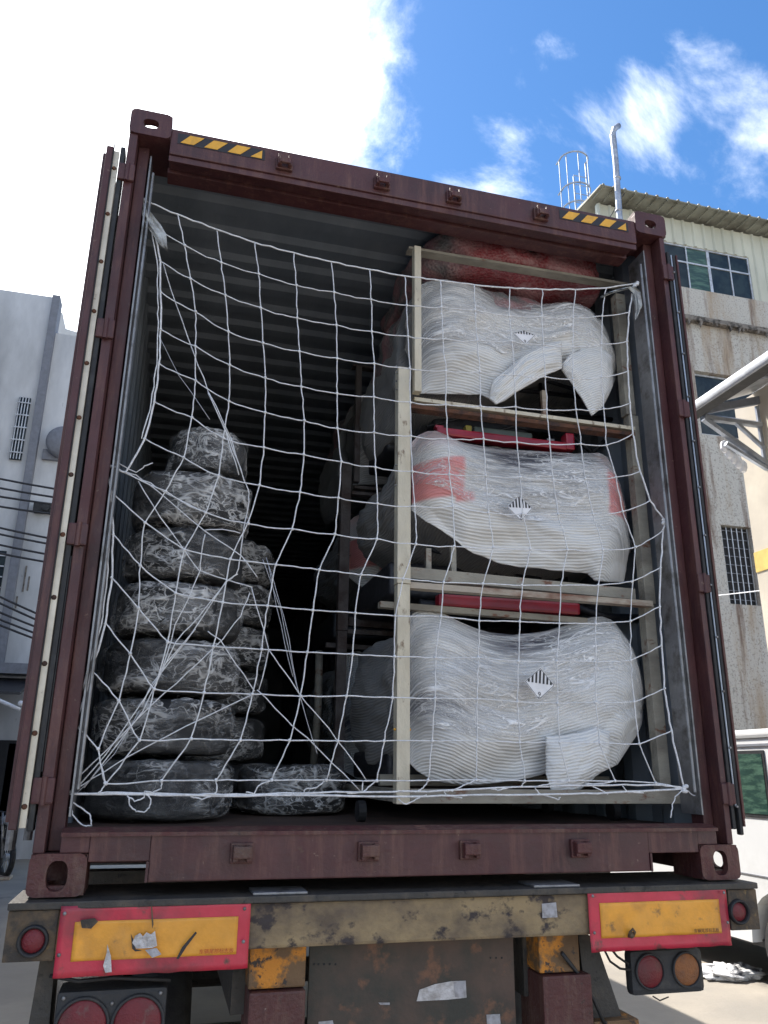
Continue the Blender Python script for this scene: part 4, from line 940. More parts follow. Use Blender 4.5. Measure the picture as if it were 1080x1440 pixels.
# ================================================================== NET
NY_ = .095
C0 = [[(200, 281), (215, 316), (225, 366), (226, 411), (226, 463), (224, 512), (217, 565), (203, 617), (177, 664)],
      [(250, 302), (260, 345), (268, 392), (275, 438), (275, 487), (275, 535), (270, 587), (258, 643), (233, 691), (204, 735), (197, 795), (195, 855), (183, 919), (167, 985), (138, 1053), (148, 1101)],
      [(305, 323), (311, 369), (317, 415), (321, 466), (323, 513), (322, 564), (314, 616), (307, 669), (289, 721), (259, 773), (247, 834), (236, 903), (217, 969), (196, 1041), (149, 1102)],
      [(358, 341), (364, 385), (367, 433), (370, 482), (373, 531), (373, 580), (371, 629), (365, 682), (349, 736), (324, 786), (313, 847), (300, 909), (287, 974), (269, 1039), (227, 1098)],
      [(413, 356), (417, 401), (418, 447), (421, 494), (424, 544), (428, 591), (427, 639), (422, 692), (411, 744), (388, 794), (376, 852), (368, 913), (355, 976), (338, 1041), (304, 1097)],
      [(466, 368), (470, 411), (473, 457), (474, 504), (474, 553), (474, 602), (480, 649), (476, 700), (471, 751), (449, 801), (440, 858), (432, 917), (423, 979), (407, 1041), (382, 1097)],
      [(520, 379), (522, 421), (523, 466), (526, 511), (526, 558), (526, 608), (528, 657), (531, 708), (530, 758), (508, 808), (500, 862), (496, 920), (487, 979), (475, 1042), (459, 1097)],
      [(570, 388), (572, 429), (574, 473), (576, 518), (577, 566), (578, 613), (580, 663), (583, 712), (585, 765), (567, 814), (556, 866), (555, 923), (552, 981), (540, 1042), (530, 1098)],
      [(620, 395), (621, 432), (623, 477), (627, 522), (627, 569), (630, 617), (632, 667), (637, 712), (639, 768), (624, 819), (620, 867), (612, 925), (612, 982), (608, 1042), (602, 1097)],
      [(667, 401), (668, 436), (671, 479), (675, 523), (676, 571), (680, 617), (683, 669), (687, 721), (694, 770), (679, 821), (674, 873), (673, 925), (671, 983), (671, 1042), (670, 1097)],
      [(717, 405), (716, 444), (720, 480), (723, 527), (725, 572), (727, 622), (732, 671), (735, 723), (746, 772), (734, 823), (731, 874), (729, 930), (728, 987), (731, 1044), (738, 1098)],
      [(763, 407), (762, 445), (764, 485), (767, 530), (769, 576), (773, 624), (778, 674), (785, 723), (798, 773), (789, 823), (787, 877), (783, 930), (784, 989), (787, 1044), (800, 1098)],
      [(809, 407), (806, 447), (806, 488), (806, 533), (810, 576), (817, 624), (823, 673), (834, 723), (848, 773), (841, 823), (838, 877), (837, 931), (838, 988), (844, 1045), (865, 1098)],
      [(852, 405), (847, 444), (846, 484), (846, 530), (849, 575), (853, 626), (866, 671), (876, 719), (894, 769), (889, 818), (887, 873), (887, 929), (892, 987), (899, 1046), (922, 1101)]]
LB = [(200, 281), (215, 316), (225, 366), (226, 411), (226, 463), (224, 512), (217, 565), (203, 617), (177, 664), (150, 652), (156, 691), (159, 751), (157, 812), (148, 877), (129, 942), (107, 1020), (88, 1095), (92, 1117)]
RB = [(891, 399), (885, 439), (882, 480), (883, 522), (886, 567), (890, 610), (900, 663), (914, 704), (935, 733), (932, 746), (929, 798), (928, 853), (930, 908), (935, 968), (944, 1028), (962, 1108)]
def ny(px, py):   # the net bellies out a little between its hooks
    u = (px - 150) / 780; v = (py - 300) / 820
    return NY_ - .05 * math.sin(math.pi * max(0, min(1, u))) * math.sin(math.pi * max(0, min(1, v)))
def npt(p, dy=0.): return Vector(at(p[0], p[1], Y=ny(*p) + dy))
net = thing('cargo_net', 'white rope net stretched across the open container end', 'net', (0, .1, 1.60))
rn = random.Random(11)
def cord(pts, r, name='cord', slack=0.0, par=net, m=M_rope, dy=0., sub=5):
    P = [npt(p, dy) if not isinstance(p, Vector) else p for p in pts]; Q = []
    for i in range(len(P) - 1):
        a, c = P[i], P[i + 1]; pm = P[i - 1] if i > 0 else a; pn = P[i + 2] if i + 2 < len(P) else c
        for k in range(sub):
            t = k / sub
            lin = a.lerp(c, t)
            cr = 0.5 * ((2 * a) + (c - pm) * t + (2 * pm - 5 * a + 4 * c - pn) * t * t + (3 * a - 3 * c + pn - pm) * t ** 3)
            q = lin.lerp(cr, .3); s = math.sin(math.pi * t)
            q += Vector((rn.uniform(-1, 1) * .0022, rn.uniform(-1, 1) * .003, rn.uniform(-1, 1) * .0016 - slack * s))
            Q.append(q)
    Q.append(P[-1]); b = MB(); b.tube(Q, r, 6); return b.build(name, m, par, True)
RC = .0024
for c in C0[1:]: cord(c, RC, slack=0.0)
# row cords, joined to both borders
rows = []
for r in range(1, 15):
    L_ = []
    if r <= 8: L_.append(C0[0][r] if r < len(C0[0]) else None)
    else: L_.append({9: (156, 691), 10: (159, 751), 11: (157, 812), 12: (148, 877), 13: (129, 942), 14: (107, 1020)}[r])
    # below the side hook the rows on the left start one column later
    cols = []
    for c in C0[1:]:
        if r < len(c): cols.append(c[r])
    if r >= 9: pass
    rr = {1: (885, 439), 2: (882, 480), 3: (883, 522), 4: (886, 567), 5: (890, 610), 6: (900, 663), 7: (914, 704), 8: (932, 746), 9: (929, 798), 10: (928, 853), 11: (930, 908), 12: (935, 968), 13: (944, 1028), 14: (962, 1108)}[r]
    rows.append([L_[0]] + cols + [rr])
for i, row in enumerate(rows): cord(row, RC, slack=.005 if i < 8 else .0)
cord([(200, 281)] + [c[0] for c in C0[1:]] + [(891, 399)], .0035, 'border_rope', .0)
cord(LB, .0037, 'border_rope', .0); cord([(p[0] - 4, p[1]) for p in LB[:8]] , .0024, 'border_rope', 0.)
cord([(p[0] - 6, p[1] + 2) for p in LB[11:]], .003, 'border_rope', 0.)
cord(RB, .0037, 'border_rope', 0.)
bot_line = [(92, 1117), (180, 1117), (300, 1119), (420, 1119), (540, 1120), (640, 1119), (760, 1117), (860, 1115), (962, 1109)]
cord(bot_line, .0037, 'border_rope', 0.); cord([(92, 1117), (150, 1115), (260, 1117), (350, 1117), (470, 1114), (600, 1113), (720, 1107), (840, 1104), (930, 1104), (962, 1109)], .0033, 'border_rope', 0.)
# slack hem loops
for pts in ([(227, 1098), (226, 1108), (214, 1115), (204, 1113), (202, 1121), (190, 1127), (180, 1120), (183, 1132), (192, 1141), (203, 1142), (210, 1136), (212, 1124), (204, 1115)],
            [(304, 1097), (305, 1112), (298, 1119), (284, 1124), (268, 1120)], [(382, 1097), (364, 1105), (358, 1116), (346, 1114)],
            [(459, 1097), (445, 1107), (430, 1110), (424, 1118), (412, 1117)], [(530, 1098), (518, 1108), (509, 1114), (488, 1116)],
            [(530, 1098), (510, 1098), (509, 1112)], [(602, 1097), (595, 1108), (588, 1113), (575, 1113), (560, 1112)],
            [(560, 1124), (572, 1131), (585, 1124), (600, 1118)], [(670, 1097), (650, 1105), (636, 1112), (625, 1112), (628, 1118), (650, 1122)],
            [(738, 1098), (732, 1106), (715, 1108), (700, 1111), (690, 1109)], [(800, 1098), (775, 1102), (752, 1107), (760, 1117), (785, 1124), (788, 1121)],
            [(865, 1098), (850, 1102), (822, 1102), (835, 1106), (855, 1117)], [(875, 1105), (883, 1114), (905, 1115)], [(962, 1108), (950, 1120), (946, 1132), (943, 1150)],
            [(962, 1108), (975, 1118), (981, 1122)], [(148, 1101), (143, 1112), (136, 1117)],
            [(98, 1135), (104, 1149), (118, 1161), (129, 1161), (127, 1148), (118, 1138), (100, 1128)]):
    cord(pts, .0024, 'loose_end', 0., sub=4)
kb = MB()
for c in C0[1:]:
    for p in c[1:]: q = npt(p, -.002); kb.ball(q, .0062, (1.1, .9, 1), 6, 4)
for row in rows: 
    for p in (row[0], row[-1]): kb.ball(npt(p, -.002), .0055, (1, .9, 1), 6, 4)
for p in ((200, 281), (150, 652), (92, 1117), (893, 401), (935, 735), (962, 1109)):
    for k in range(5): kb.ball(npt((p[0] + rn.uniform(-4, 4), p[1] + rn.uniform(-4, 4)), -.003), .010, (1, .8, .8), 7, 5)
kb.build('knots', M_rope, net, True, kind='stuff')
# second, tangled cord behind the net on the left
tl = thing('tangled_lashing_cord', 'loose tangle of grey cord over the tyre stack behind the net', 'cord', (-.8, .2, 1.6))
for pts in ([(152, 655), (176, 664), (191, 668), (226, 694), (288, 747), (340, 782), (362, 812)],
            [(158, 648), (191, 664), (204, 655), (215, 651)], [(152, 655), (212, 680), (233, 693), (289, 721)],
            [(194, 676), (225, 728), (259, 773), (280, 802), (319, 815), (355, 826)], [(288, 745), (313, 744), (338, 750)],
            [(288, 751), (283, 779), (281, 801), (266, 840), (247, 878), (225, 950), (150, 1060), (104, 1112)],
            [(324, 615), (335, 650), (344, 676), (349, 688), (350, 705), (341, 751), (338, 782), (333, 808), (319, 818), (280, 866), (247, 903), (200, 1000), (118, 1108)],
            [(351, 833), (338, 866), (313, 899), (262, 948), (216, 988), (150, 1055), (94, 1108)], [(334, 807), (318, 818), (262, 900), (214, 962), (200, 992)],
            [(275, 884), (230, 936), (214, 975)], [(292, 888), (310, 900), (333, 935), (358, 972)], [(355, 977), (260, 1022), (180, 1065), (130, 1095), (96, 1116)],
            [(362, 970), (400, 1010), (432, 1038), (470, 1075), (507, 1113)], [(423, 979), (450, 1010), (485, 1055), (516, 1099)],
            [(354, 826), (378, 914), (364, 970)], [(378, 914), (400, 945), (423, 979)], [(229, 370), (248, 428), (272, 495), (293, 550), (324, 615)], [(293, 550), (318, 610), (336, 668)],
            [(293, 552), (322, 615), (341, 668)], [(222, 470), (252, 528), (295, 590)], [(196, 1000), (160, 1060), (98, 1125)], [(370, 786), (395, 860), (414, 955), (422, 979)],
            [(374, 784), (400, 868), (418, 965), (440, 1040), (446, 1060)], [(376, 790), (395, 880), (412, 952)]):
    thin = pts[0][0] in (222, 370, 374, 376, 196)
    cord(pts, .0012 if thin else .0021, 'lashing_cord' if not thin else 'film_strand', 0., tl, M_rope2 if thin else M_rope, dy=.06, sub=3)
# torn film strips tied at the corners
def rag(px, py, pts, label, seed):
    V = []; F = []; n = len(pts); k = 7
    for i, (x, y, wd) in enumerate(pts):
        for j in range(k):
            t = j / (k - 1) - .5; q = at(x + wd * t, y + 3 * mn.noise(Vector((i * .9, j * .8, seed))), Y=.085 + .03 * mn.noise(Vector((i * .7, j * 1.3, seed))))
            V.append(tuple(q))
    for i in range(n - 1):
        for j in range(k - 1): F.append((i * k + j, i * k + j + 1, (i + 1) * k + j + 1, (i + 1) * k + j))
    o = mk('plastic_strip', V, F, M_rag, None, True); md = o.modifiers.new('s', 'SOLIDIFY'); md.thickness = .003; return tag(o, label, 'plastic strip')
rag(0, 0, [(198, 285, 4), (206, 300, 14), (215, 315, 22), (224, 330, 20), (230, 345, 10), (235, 352, 3)], 'torn clear strip knotted at the top left corner of the net', 1)
rag(0, 0, [(846, 418, 3), (858, 412, 10), (872, 408, 16), (888, 404, 12), (895, 412, 12), (898, 428, 10), (896, 440, 5), (894, 449, 2)], 'torn grey strip knotted at the top right corner of the net', 2)

# ================================================================== RIGHT FACTORY BUILDING
def wall_holes(mb, x0, x1, z0, z1, y0, y1, holes):
    xs = sorted({x0, x1} | {h[0] for h in holes} | {h[1] for h in holes}); zs = sorted({z0, z1} | {h[2] for h in holes} | {h[3] for h in holes})
    xs = [x for x in xs if x0 <= x <= x1]; zs = [z for z in zs if z0 <= z <= z1]
    for a, b_ in zip(xs, xs[1:]):
        for c, d in zip(zs, zs[1:]):
            mx, mz = (a + b_) / 2, (c + d) / 2
            if any(h[0] < mx < h[1] and h[2] < mz < h[3] for h in holes): continue
            mb.box(a, b_, y0, y1, c, d)
fb = thing('factory_building', 'tall factory with cream corrugated top storey and stained roughcast walls', 'building', (14, 12, 0))
BX0, BX1 = 8.50, 24.0
zJ = float(at(900, 303, Y=12.05)[2]); zE = float(at(845, 259, Y=11.5)[2]); print('eave', zJ, zE)
# cladding storey with vertical ribs
win = (10.30, 12.86, 13.30, 14.62)
cb = MB(); wall_holes(cb, BX0, BX1, 13.28, zJ + .1, 12.05, 12.15, [win]); cb.build('upper_wall', M_clad, fb)
cb = MB(); x = BX0
while x < 20:
    lo, hi = (14.62, zJ + .1) if win[0] - .02 < x < win[1] - .02 else (13.28, zJ + .1)
    cb.prism([(x, 12.049), (x + .035, 12.012), (x + .075, 12.012), (x + .11, 12.049)], 'z', lo, hi); x += .30
cb.build('cladding_ribs', M_clad, fb, kind='stuff')
hl = [win, (10.78, 12.55, 9.35, 11.02), (10.98, 11.78, 5.30, 7.13)]
cb = MB(); wall_holes(cb, BX0, BX1, 0, 12.33, 12.06, 12.30, hl); cb.build('wall', M_rc, fb)
cb = MB(); cb.box(BX0, BX1, 11.96, 12.15, 12.46, 13.275); cb.build('parapet_band', M_rc, fb)
cb = MB(); cb.box(BX0, BX1, 11.90, 12.15, 12.335, 12.455)
for k in range(60):
    x = BX0 + .1 + k * .12 + rn.uniform(-.03, .03); h = rn.uniform(.02, .16) * (1 if rn.random() < .5 else .3); cb.prism([(x, 12.336), (x + rn.uniform(.05, .11), 12.336), (x + .03, 12.336 - h)], 'y', 11.91, 11.97)
cb.build('ledge', M_ledge, fb)
cb = MB(); cb.box(BX0 + .3, BX1, 12.7, 12.75, 0, zJ); cb.build('interior_backing', M_shade, fb)
cb = MB(); cb.box(BX0, BX0 + .12, 12.31, 20, 0, zJ); cb.build('side_wall', M_clad, fb)
# eave: ribbed sheet projecting, with ribs on its edge
eb = MB(); eb.add([(BX0 - .2, 11.5, zE - .03), (BX1, 11.5, zE - .03), (BX1, 12.2, zE + .04), (BX0 - .2, 12.2, zE + .04), (BX0 - .2, 11.5, zE), (BX1, 11.5, zE), (BX1, 20, zE + 1.3), (BX0 - .2, 20, zE + 1.3)],
       [(0, 3, 2, 1), (4, 5, 6, 7), (0, 1, 5, 4), (0, 4, 7, 3)])
eb.build('roof', M_eave, fb)
eb = MB(); x = BX0 - .16
while x < 20:
    eb.add([(x, 11.49, zE - .01), (x + .02, 11.49, zE + .035), (x + .06, 11.49, zE + .035), (x + .08, 11.49, zE - .01), (x, 12.1, zE + .08), (x + .02, 12.1, zE + .125), (x + .06, 12.1, zE + .125), (x + .08, 12.1, zE + .08)], [(0, 1, 2, 3), (0, 4, 5, 1), (1, 5, 6, 2), (2, 6, 7, 3)])
    eb.box(x + .02, x + .045, 11.51, 12.0, zE - .06, zE - .031); x += .30
eb.build('roof_ribs', M_eave, fb, kind='stuff')
# ribbon window: frame, mullions, panes
def window(par, x0, x1, z0, z1, y, xs, zs, panes, fw=.045):
    b = MB(); b.box(x0, x1, y - .03, y + .03, z0, z0 + fw); b.box(x0, x1, y - .03, y + .03, z1 - fw, z1); b.box(x0, x0 + fw, y - .03, y + .03, z0 + fw, z1 - fw); b.box(x1 - fw, x1, y - .03, y + .03, z0 + fw, z1 - fw)
    f = b.build('window', M_alu, par); X = [x0 + fw] + list(xs) + [x1 - fw]; Z = [z0 + fw] + list(zs) + [z1 - fw]
    for i, xx in enumerate(xs):
        h = .018 if i != len(xs) // 2 else .04; b = MB(); b.box(xx - h, xx + h, y - .025, y + .025, z0 + fw, z1 - fw); b.build('mullion', M_alu, f)
    for zz in zs: b = MB(); b.box(x0 + fw, x1 - fw, y - .028, y + .022, zz - .022, zz + .022); b.build('transom', M_alu, f)
    n = 0
    for i in range(len(X) - 1):
        for j in range(len(Z) - 1):
            b = MB(); b.box(X[i], X[i + 1], y - .004, y + .004, Z[j], Z[j + 1]); b.build('pane', panes[n % len(panes)], f); n += 1
window(fb, win[0], win[1], win[2], win[3], 12.10, (10.98, 11.62, 12.26), (14.12,), [M_glass, M_glass, M_glassg, M_glassg, M_glass, M_glass, M_glass, M_glass])
window(fb, 10.80, 12.53, 9.37, 11.0, 12.2, (), (), [M_glass])
b = MB(); b.box(11.0, 11.76, 12.2, 12.22, 5.32, 7.11); wg = b.build('grille_window', M_shade, fb)
for k in range(6):
    b = MB(); x = 11.03 + k * .14; b.box(x, x + .018, 12.14, 12.16, 5.32, 7.11); b.build('grille_bar', M_alu, wg)
for k in range(9):
    b = MB(); z_ = 5.42 + k * .2; b.box(11.0, 11.76, 12.15, 12.165, z_, z_ + .012); b.build('grille_bar', M_pil, wg)
# downpipe on the wall
b = MB(); b.tube([(10.45, 11.98, 12.2), (10.46, 11.98, 6.0), (10.46, 11.98, 0)], .03, 8); b.build('downpipe', M_rustst, fb, True)
# roof access ladder with safety cage
ld = thing('caged_ladder', 'galvanised ladder with safety cage rising behind the factory roof', 'ladder', (8.85, 13.6, 14.0))
zt, zb = 18.0, 12.2
for k, dx in enumerate((.06, .50)): b = MB(); b.tube([(9.16 - dx * 0 if k else 8.76, 13.5, zb), (9.16 if k else 8.76, 13.5, zt - (.0 if k else .55))], .022, 6); b.build('stile', M_frame, ld)
for z_ in np.arange(12.4, 17.6, .30): b = MB(); b.tube([(8.76, 13.5, z_), (9.16, 13.5, z_)], .012, 6); b.build('rung', M_frame, ld)
for z_ in (16.35, 16.95, 17.98):
    b = MB(); P = [(9.16, 13.5, z_)] + [(8.79 + .40 * math.cos(t), 13.5 - .42 * math.sin(t) * .9, z_) for t in np.linspace(.35, math.pi - .1, 9)] + [(8.40, 13.5, z_), (8.40, 13.75, z_)]
    b.tube(P, .026, 6); b.build('cage_hoop', M_frame, ld)
for dx, dy in ((8.46, 13.3), (8.72, 13.12), (8.40, 13.6), (9.05, 13.2)):
    b = MB(); b.tube([(dx, dy, 13.0), (dx, dy, 17.98)], .014, 6); b.build('cage_bar', M_frame, ld)
# vent stack
b = MB(); P = [at(875, 330, Y=11.3), at(871, 305, Y=11.3), at(866, 230, Y=11.3), at(862, 190, Y=11.3), at(864, 181, Y=11.3), at(870, 177, Y=11.3)]
b.tube([(P[0][0], 11.3, 0)] + [tuple(p) for p in P], [.075] * 7, 14)
b.tube([at(868, 250, Y=11.3), at(868, 252, Y=11.3)], .09, 14); b.tube([at(870, 296, Y=11.3), at(870, 298, Y=11.3)], .088, 14)
tag(b.build('vent_pipe', M_frame, None, True), 'tall bent grey vent pipe sticking up beside the caged ladder', 'pipe')
b = MB(); b.tube([at(878, 272, Y=11.35), at(858, 305, Y=11.6)], .012, 6); tag(b.build('stay_wire', M_cable), 'short dark stay rod bracing the vent pipe', 'rod')

# ================================================================== BEIGE BUILDING WITH AWNING
bb = thing('beige_building', 'beige rendered building at the right edge with a gutter awning', 'building', (6.5, 1, 0))
b = MB(); b.box(5.2, 12, -3, 4.36, 0, 5.79); b.build('wall', M_beige, bb)
b = MB(); b.box(5.190, 5.1995, -3, 4.362, 3.80, 4.02); b.build('yellow_band', M_yband, bb)
b = MB(); b.add([(4.42, -3, 5.50), (4.42, 4.05, 5.50), (5.2, 4.05, 5.80), (5.2, -3, 5.80), (4.42, -3, 5.52), (4.42, 4.05, 5.52), (5.2, 4.05, 5.82), (5.2, -3, 5.82)], [(0, 3, 2, 1), (4, 5, 6, 7), (1, 2, 6, 5), (0, 1, 5, 4)])
b.build('awning_sheet', M_alu, bb)
b = MB(); b.tube([(4.36, -3, 5.47), (4.36, 4.15, 5.47)], .065, 16); b.build('gutter', M_gutter, bb, True)
b = MB(); b.box(4.30, 4.44, -3, 4.13, 5.385, 5.405); b.build('gutter_board', M_gasket, bb)
for y_ in (3.95, 3.1, 2.3, 1.4):
    b = MB(); b.add([(4.42, y_, 5.49), (5.198, y_, 5.72), (5.198, y_ + .05, 5.72), (4.42, y_ + .05, 5.49), (4.42, y_, 5.40), (5.198, y_, 5.63), (5.198, y_ + .05, 5.63), (4.42, y_ + .05, 5.40)], [(0, 1, 2, 3), (4, 7, 6, 5), (0, 4, 5, 1), (3, 2, 6, 7), (0, 3, 7, 4)])
    b.build('rafter', M_pil, bb)
for y_ in (3.98,):
    b = MB(); b.tube([(4.46, y_, 5.36), (5.19, y_, 4.92)], .04, 6); b.tube([(4.46, y_, 5.38), (5.19, y_, 5.38)], .04, 6); b.tube([(4.85, y_, 5.38), (5.19, y_, 5.10)], .03, 6); b.tube([(5.17, y_, 5.6), (5.17, y_, 4.85)], .025, 6); b.tube([(4.7, y_, 5.1), (5.19, y_, 4.86)], .03, 6)
    b.build('truss_bracket', M_frame, bb)
b = MB(); q = at(1030, 645, Y=4.1)
for k in range(5): b.ball((4.74 + .05 * k, 4.05, 5.08 - .05 * k + rn.uniform(-.02, .02)), .055, (1, .7, 1.4), 7, 5)
tag(b.build('sheet_scrap', M_tube, None), 'crumpled white sheet caught on the awning bracket', 'scrap')
b = MB(); b.tube([at(1003, 838, Y=6), at(1040, 834, Y=5.2), at(1082, 829, Y=4.3)], .006, 6); tag(b.build('white_cable', M_tube), 'thin white cable crossing the roughcast wall above the van', 'cable')

# ================================================================== VAN
vx = 4.2
van = thing('parked_van', 'white van parked on the concrete at the right edge', 'van', (5.1, 5.5, 0))
def vprof():
    pr = [(8.6, .32), (8.65, .9), (8.5, 1.25), (7.9, 1.98), (7.6, 2.02), (2.3, 2.02), (2.2, 1.9), (2.15, .35)]
    def arch(cy): return [(cy + .43 * math.cos(t), .36 + .43 * math.sin(t)) for t in np.linspace(0, math.pi, 14)]
    bot = [(2.9, .34)] + [p for p in reversed(arch(3.42))] 
    bot = [(3.42 - .43, .34)] + list(reversed(arch(3.42)))[1:-1] + [(3.42 + .43, .34)] + [(7.2 - .43, .34)] + list(reversed(arch(7.2)))[1:-1] + [(7.2 + .43, .34)]
    return pr + bot
pp = vprof()
def tess(mb, poly, x0, x1):
    from mathutils.geometry import tessellate_polygon
    n = len(poly); tri = tessellate_polygon([[Vector((p[0], p[1], 0)) for p in poly]])
    V = [(x0, p[0], p[1]) for p in poly] + [(x1, p[0], p[1]) for p in poly]
    F = [tuple(t) for t in tri] + [tuple(n + i for i in reversed(t)) for t in tri] + [(i, (i + 1) % n, (i + 1) % n + n, i + n) for i in range(n)]
    mb.add(V, F)
b = MB(); tess(b, pp, vx, vx + 1.75); b.build('body', M_white, van)
b = MB(); b.box(vx - .02, vx + 1.77, 2.2, 7.9, 2.021, 2.10, .03); b.build('roof', M_white, van)
b = MB(); b.box(vx - .012, vx - .003, 2.2, 7.7, 1.955, 1.975); b.build('roof_gutter', M_pil, van)
b = MB(); b.box(vx - .008, vx - .001, 2.25, 8.5, .885, .892); b.build('side_crease', M_pil, van)
for (y0, y1) in ((3.40, 3.78), (2.3, 3.05), (4.3, 5.2), (5.4, 6.3)):
    b = MB(); b.box(vx - .010, vx - .001, y0, y1, 1.36, 1.92, .004); wv = b.build('window_frame', M_gasket, van)
    b = MB(); b.box(vx - .014, vx - .0105, y0 + .03, y1 - .03, 1.39, 1.89); b.build('window_pane', M_glassg, wv)
for y_ in (3.25, 4.1, 5.3):
    b = MB(); b.box(vx - .004, vx - .001, y_, y_ + .008, .45, 1.95); b.build('door_seam', M_pil, van)
b = MB(); b.box(vx - .03, vx - .002, 3.12, 3.24, 1.12, 1.15, .005); b.build('door_handle', M_gasket, van)
for y_ in (3.42, 7.2):
    for x_ in (vx + .13, vx + 1.62):
        b = MB(); b.lathe([(.20, -.09), (.31, -.10), (.335, -.07), (.335, .07), (.31, .10), (.20, .09)], (x_, y_, .336), 'x', 32); wv = b.build('wheel', M_rubber, van, True)
        b = MB(); b.lathe([(.0001, -.07), (.08, -.07), (.16, -.05), (.21, -.08), (.21, .08), (.0001, .07)], (x_, y_, .336), 'x', 24); b.build('rim', M_alu, wv, True)
b = MB(); b.box(vx + .1, vx + 1.65, 2.5, 8.2, .30, .36); b.build('underbody', M_dark, van)
# litter bag
bm = bmesh.new(); bmesh.ops.create_uvsphere(bm, u_segments=40, v_segments=20, radius=1); c = at(1028, 1374, Z=0)
V = []
for v in bm.verts:
    p = v.co; n = mn.noise(p * 2.3) * .35 + mn.noise(p * 6) * .18
    V.append((c[0] + p.x * .30 * (1 + n), c[1] + p.y * .20 * (1 + n), .035 + max(-.034, p.z * .055 * (1 + n * 2))))
bm.verts.index_update(); F = [[v.index for v in f.verts] for f in bm.faces]; bm.free()
tag(mk('litter_bag', V, F, M_litter, None, True), 'crumpled white and black plastic bag lying on the sunlit concrete', 'litter')

# ================================================================== LEFT SIDE
YL = 15.0
def L(px, py, Y=YL): return at(px, py, Y=Y)
lbd = thing('plaster_building', 'pale plaster building with grey corner pillar left of the container', 'building', (-6, 16, 0))
xp0, xp1 = L(30, 700)[0], L(42, 700)[0]
zt = L(55, 415)[2]
hw = (L(21, 600)[0], L(38, 600)[0], L(30, 648)[2], L(30, 560)[2])
b = MB(); wall_holes(b, -14, xp0, L(0, 935)[2], zt, YL, YL + .3, []); b.build('upper_wall', M_lwall, lbd)
b = MB(); b.box(xp0, xp1, YL - .12, YL + .3, L(0, 935)[2], zt, .01); b.build('corner_pillar', M_pil, lbd)
b = MB(); b.box(xp1, -2.2, YL + .05, YL + .35, L(0, 935)[2], L(100, 470)[2]); b.build('upper_wall', M_lwall, lbd)
b = MB(); b.box(-14, -2.2, YL - .25, YL + .35, L(0, 948)[2], L(0, 933)[2] - .005); b.build('ledge', M_pil, lbd)
b = MB(); b.box(-14, -2.2, YL + .35, YL + .5, 0, L(0, 948)[2]); b.build('ground_floor_wall', M_lwall, lbd)
b = MB(); b.box(xp1 + .12, -2.8, YL - .05, YL + .045, L(0, 640)[2] + .0, L(0, 626)[2]); b.build('wall_trim', M_pil, lbd)
b = MB(); b.box(hw[0], hw[1], YL - .06, YL - .01, hw[2], hw[3]); g = b.build('window', M_glass, lbd)
for k in range(5):
    z_ = hw[2] + (hw[3] - hw[2]) * (k + .5) / 5; b = MB(); b.box(hw[0] - .02, hw[1] + .02, YL - .12, YL - .09, z_ - .012, z_ + .012); b.build('grille_bar', M_alu, g)
for k in range(4):
    x_ = hw[0] + (hw[1] - hw[0]) * (k + .5) / 4; b = MB(); b.box(x_ - .01, x_ + .01, YL - .11, YL - .085, hw[2], hw[3]); b.build('grille_bar', M_alu, g)
q0, q1 = L(-8, 800), L(8, 835)
b = MB(); b.box(q0[0], L(6, 800)[0], YL - .05, YL - .01, L(0, 850)[2], L(0, 775)[2]); g = b.build('window', M_glass, lbd)
for k in range(5):
    z_ = L(0, 850)[2] + (L(0, 775)[2] - L(0, 850)[2]) * (k + .5) / 5; b = MB(); b.box(q0[0], L(6, 800)[0], YL - .1, YL - .07, z_ - .012, z_ + .012); b.build('grille_bar', M_alu, g)
for (p0, p1) in (((10, 1045), (24, 1150)), ((-8, 1040), (4, 1150))):
    a0, a1 = L(*p0), L(*p1); b = MB(); b.box(a0[0], a1[0], YL + .25, YL + .345, 0, a0[2]); b.build('door', M_shade, lbd)
# round fan housing and meter on the wall
b = MB(); q = L(90, 625); b.lathe([(.0001, -.25), (.30, -.25), (.36, -.18), (.36, 0)], (q[0], YL, q[2]), 'y', 24); b.build('fan_housing', M_pil, lbd, True)
b = MB(); q = L(62, 716); b.box(q[0] - .20, q[0] + .22, YL - .16, YL + .045, q[2] - .10, q[2] + .10, .02); b.tube([(q[0] + .06, YL - .17, q[2]), (q[0] + .06, YL - .2, q[2])], .08, 14); b.build('service_box', M_gasket, lbd)
for (x_, y0, y1) in ((37, 795, 832), (41, 810, 830), (24, 838, 855)):
    q = L(x_, y0); r = L(x_, y1); b = MB(); b.box(q[0] - .015, q[0] + .015, YL + .03, YL + .048, r[2], q[2]); b.build('wall_crack', M_ledge, lbd)
# wing running along the left of the yard (its shade lies on the ground beside the trailer)
b = MB(); b.box(-12, -7.0, -4, 14.7, 0, 13.0); b.build('side_wing', M_lwall, lbd)
# roof structure rising behind
b = MB(); Yb = 19.; P = [L(30, 428, Yb), L(88, 440, Yb), L(92, 462, Yb), L(118, 470, Yb), L(118, 500, Yb), L(118, 530, Yb), L(118, 560, Yb), L(30, 560, Yb)]
b = MB(); tp = [(p[0], p[2]) for p in P]
from mathutils.geometry import tessellate_polygon
tri = tessellate_polygon([[Vector((p[0], p[1], 0)) for p in tp]]); n = len(tp)
b.add([(p[0], Yb, p[1]) for p in tp] + [(p[0], Yb + 4, p[1]) for p in tp], [tuple(t) for t in tri] + [tuple(n + i for i in reversed(t)) for t in tri] + [(i, (i + 1) % n, (i + 1) % n + n, i + n) for i in range(n)])
b.box(tp[6][0] - 2.4, tp[6][0] - .01, Yb + .1, Yb + 3.9, 0, tp[6][1])
tag(b.build('rear_workshop', M_lwall), 'pale stepped workshop rising behind the plaster building on the left', 'building')
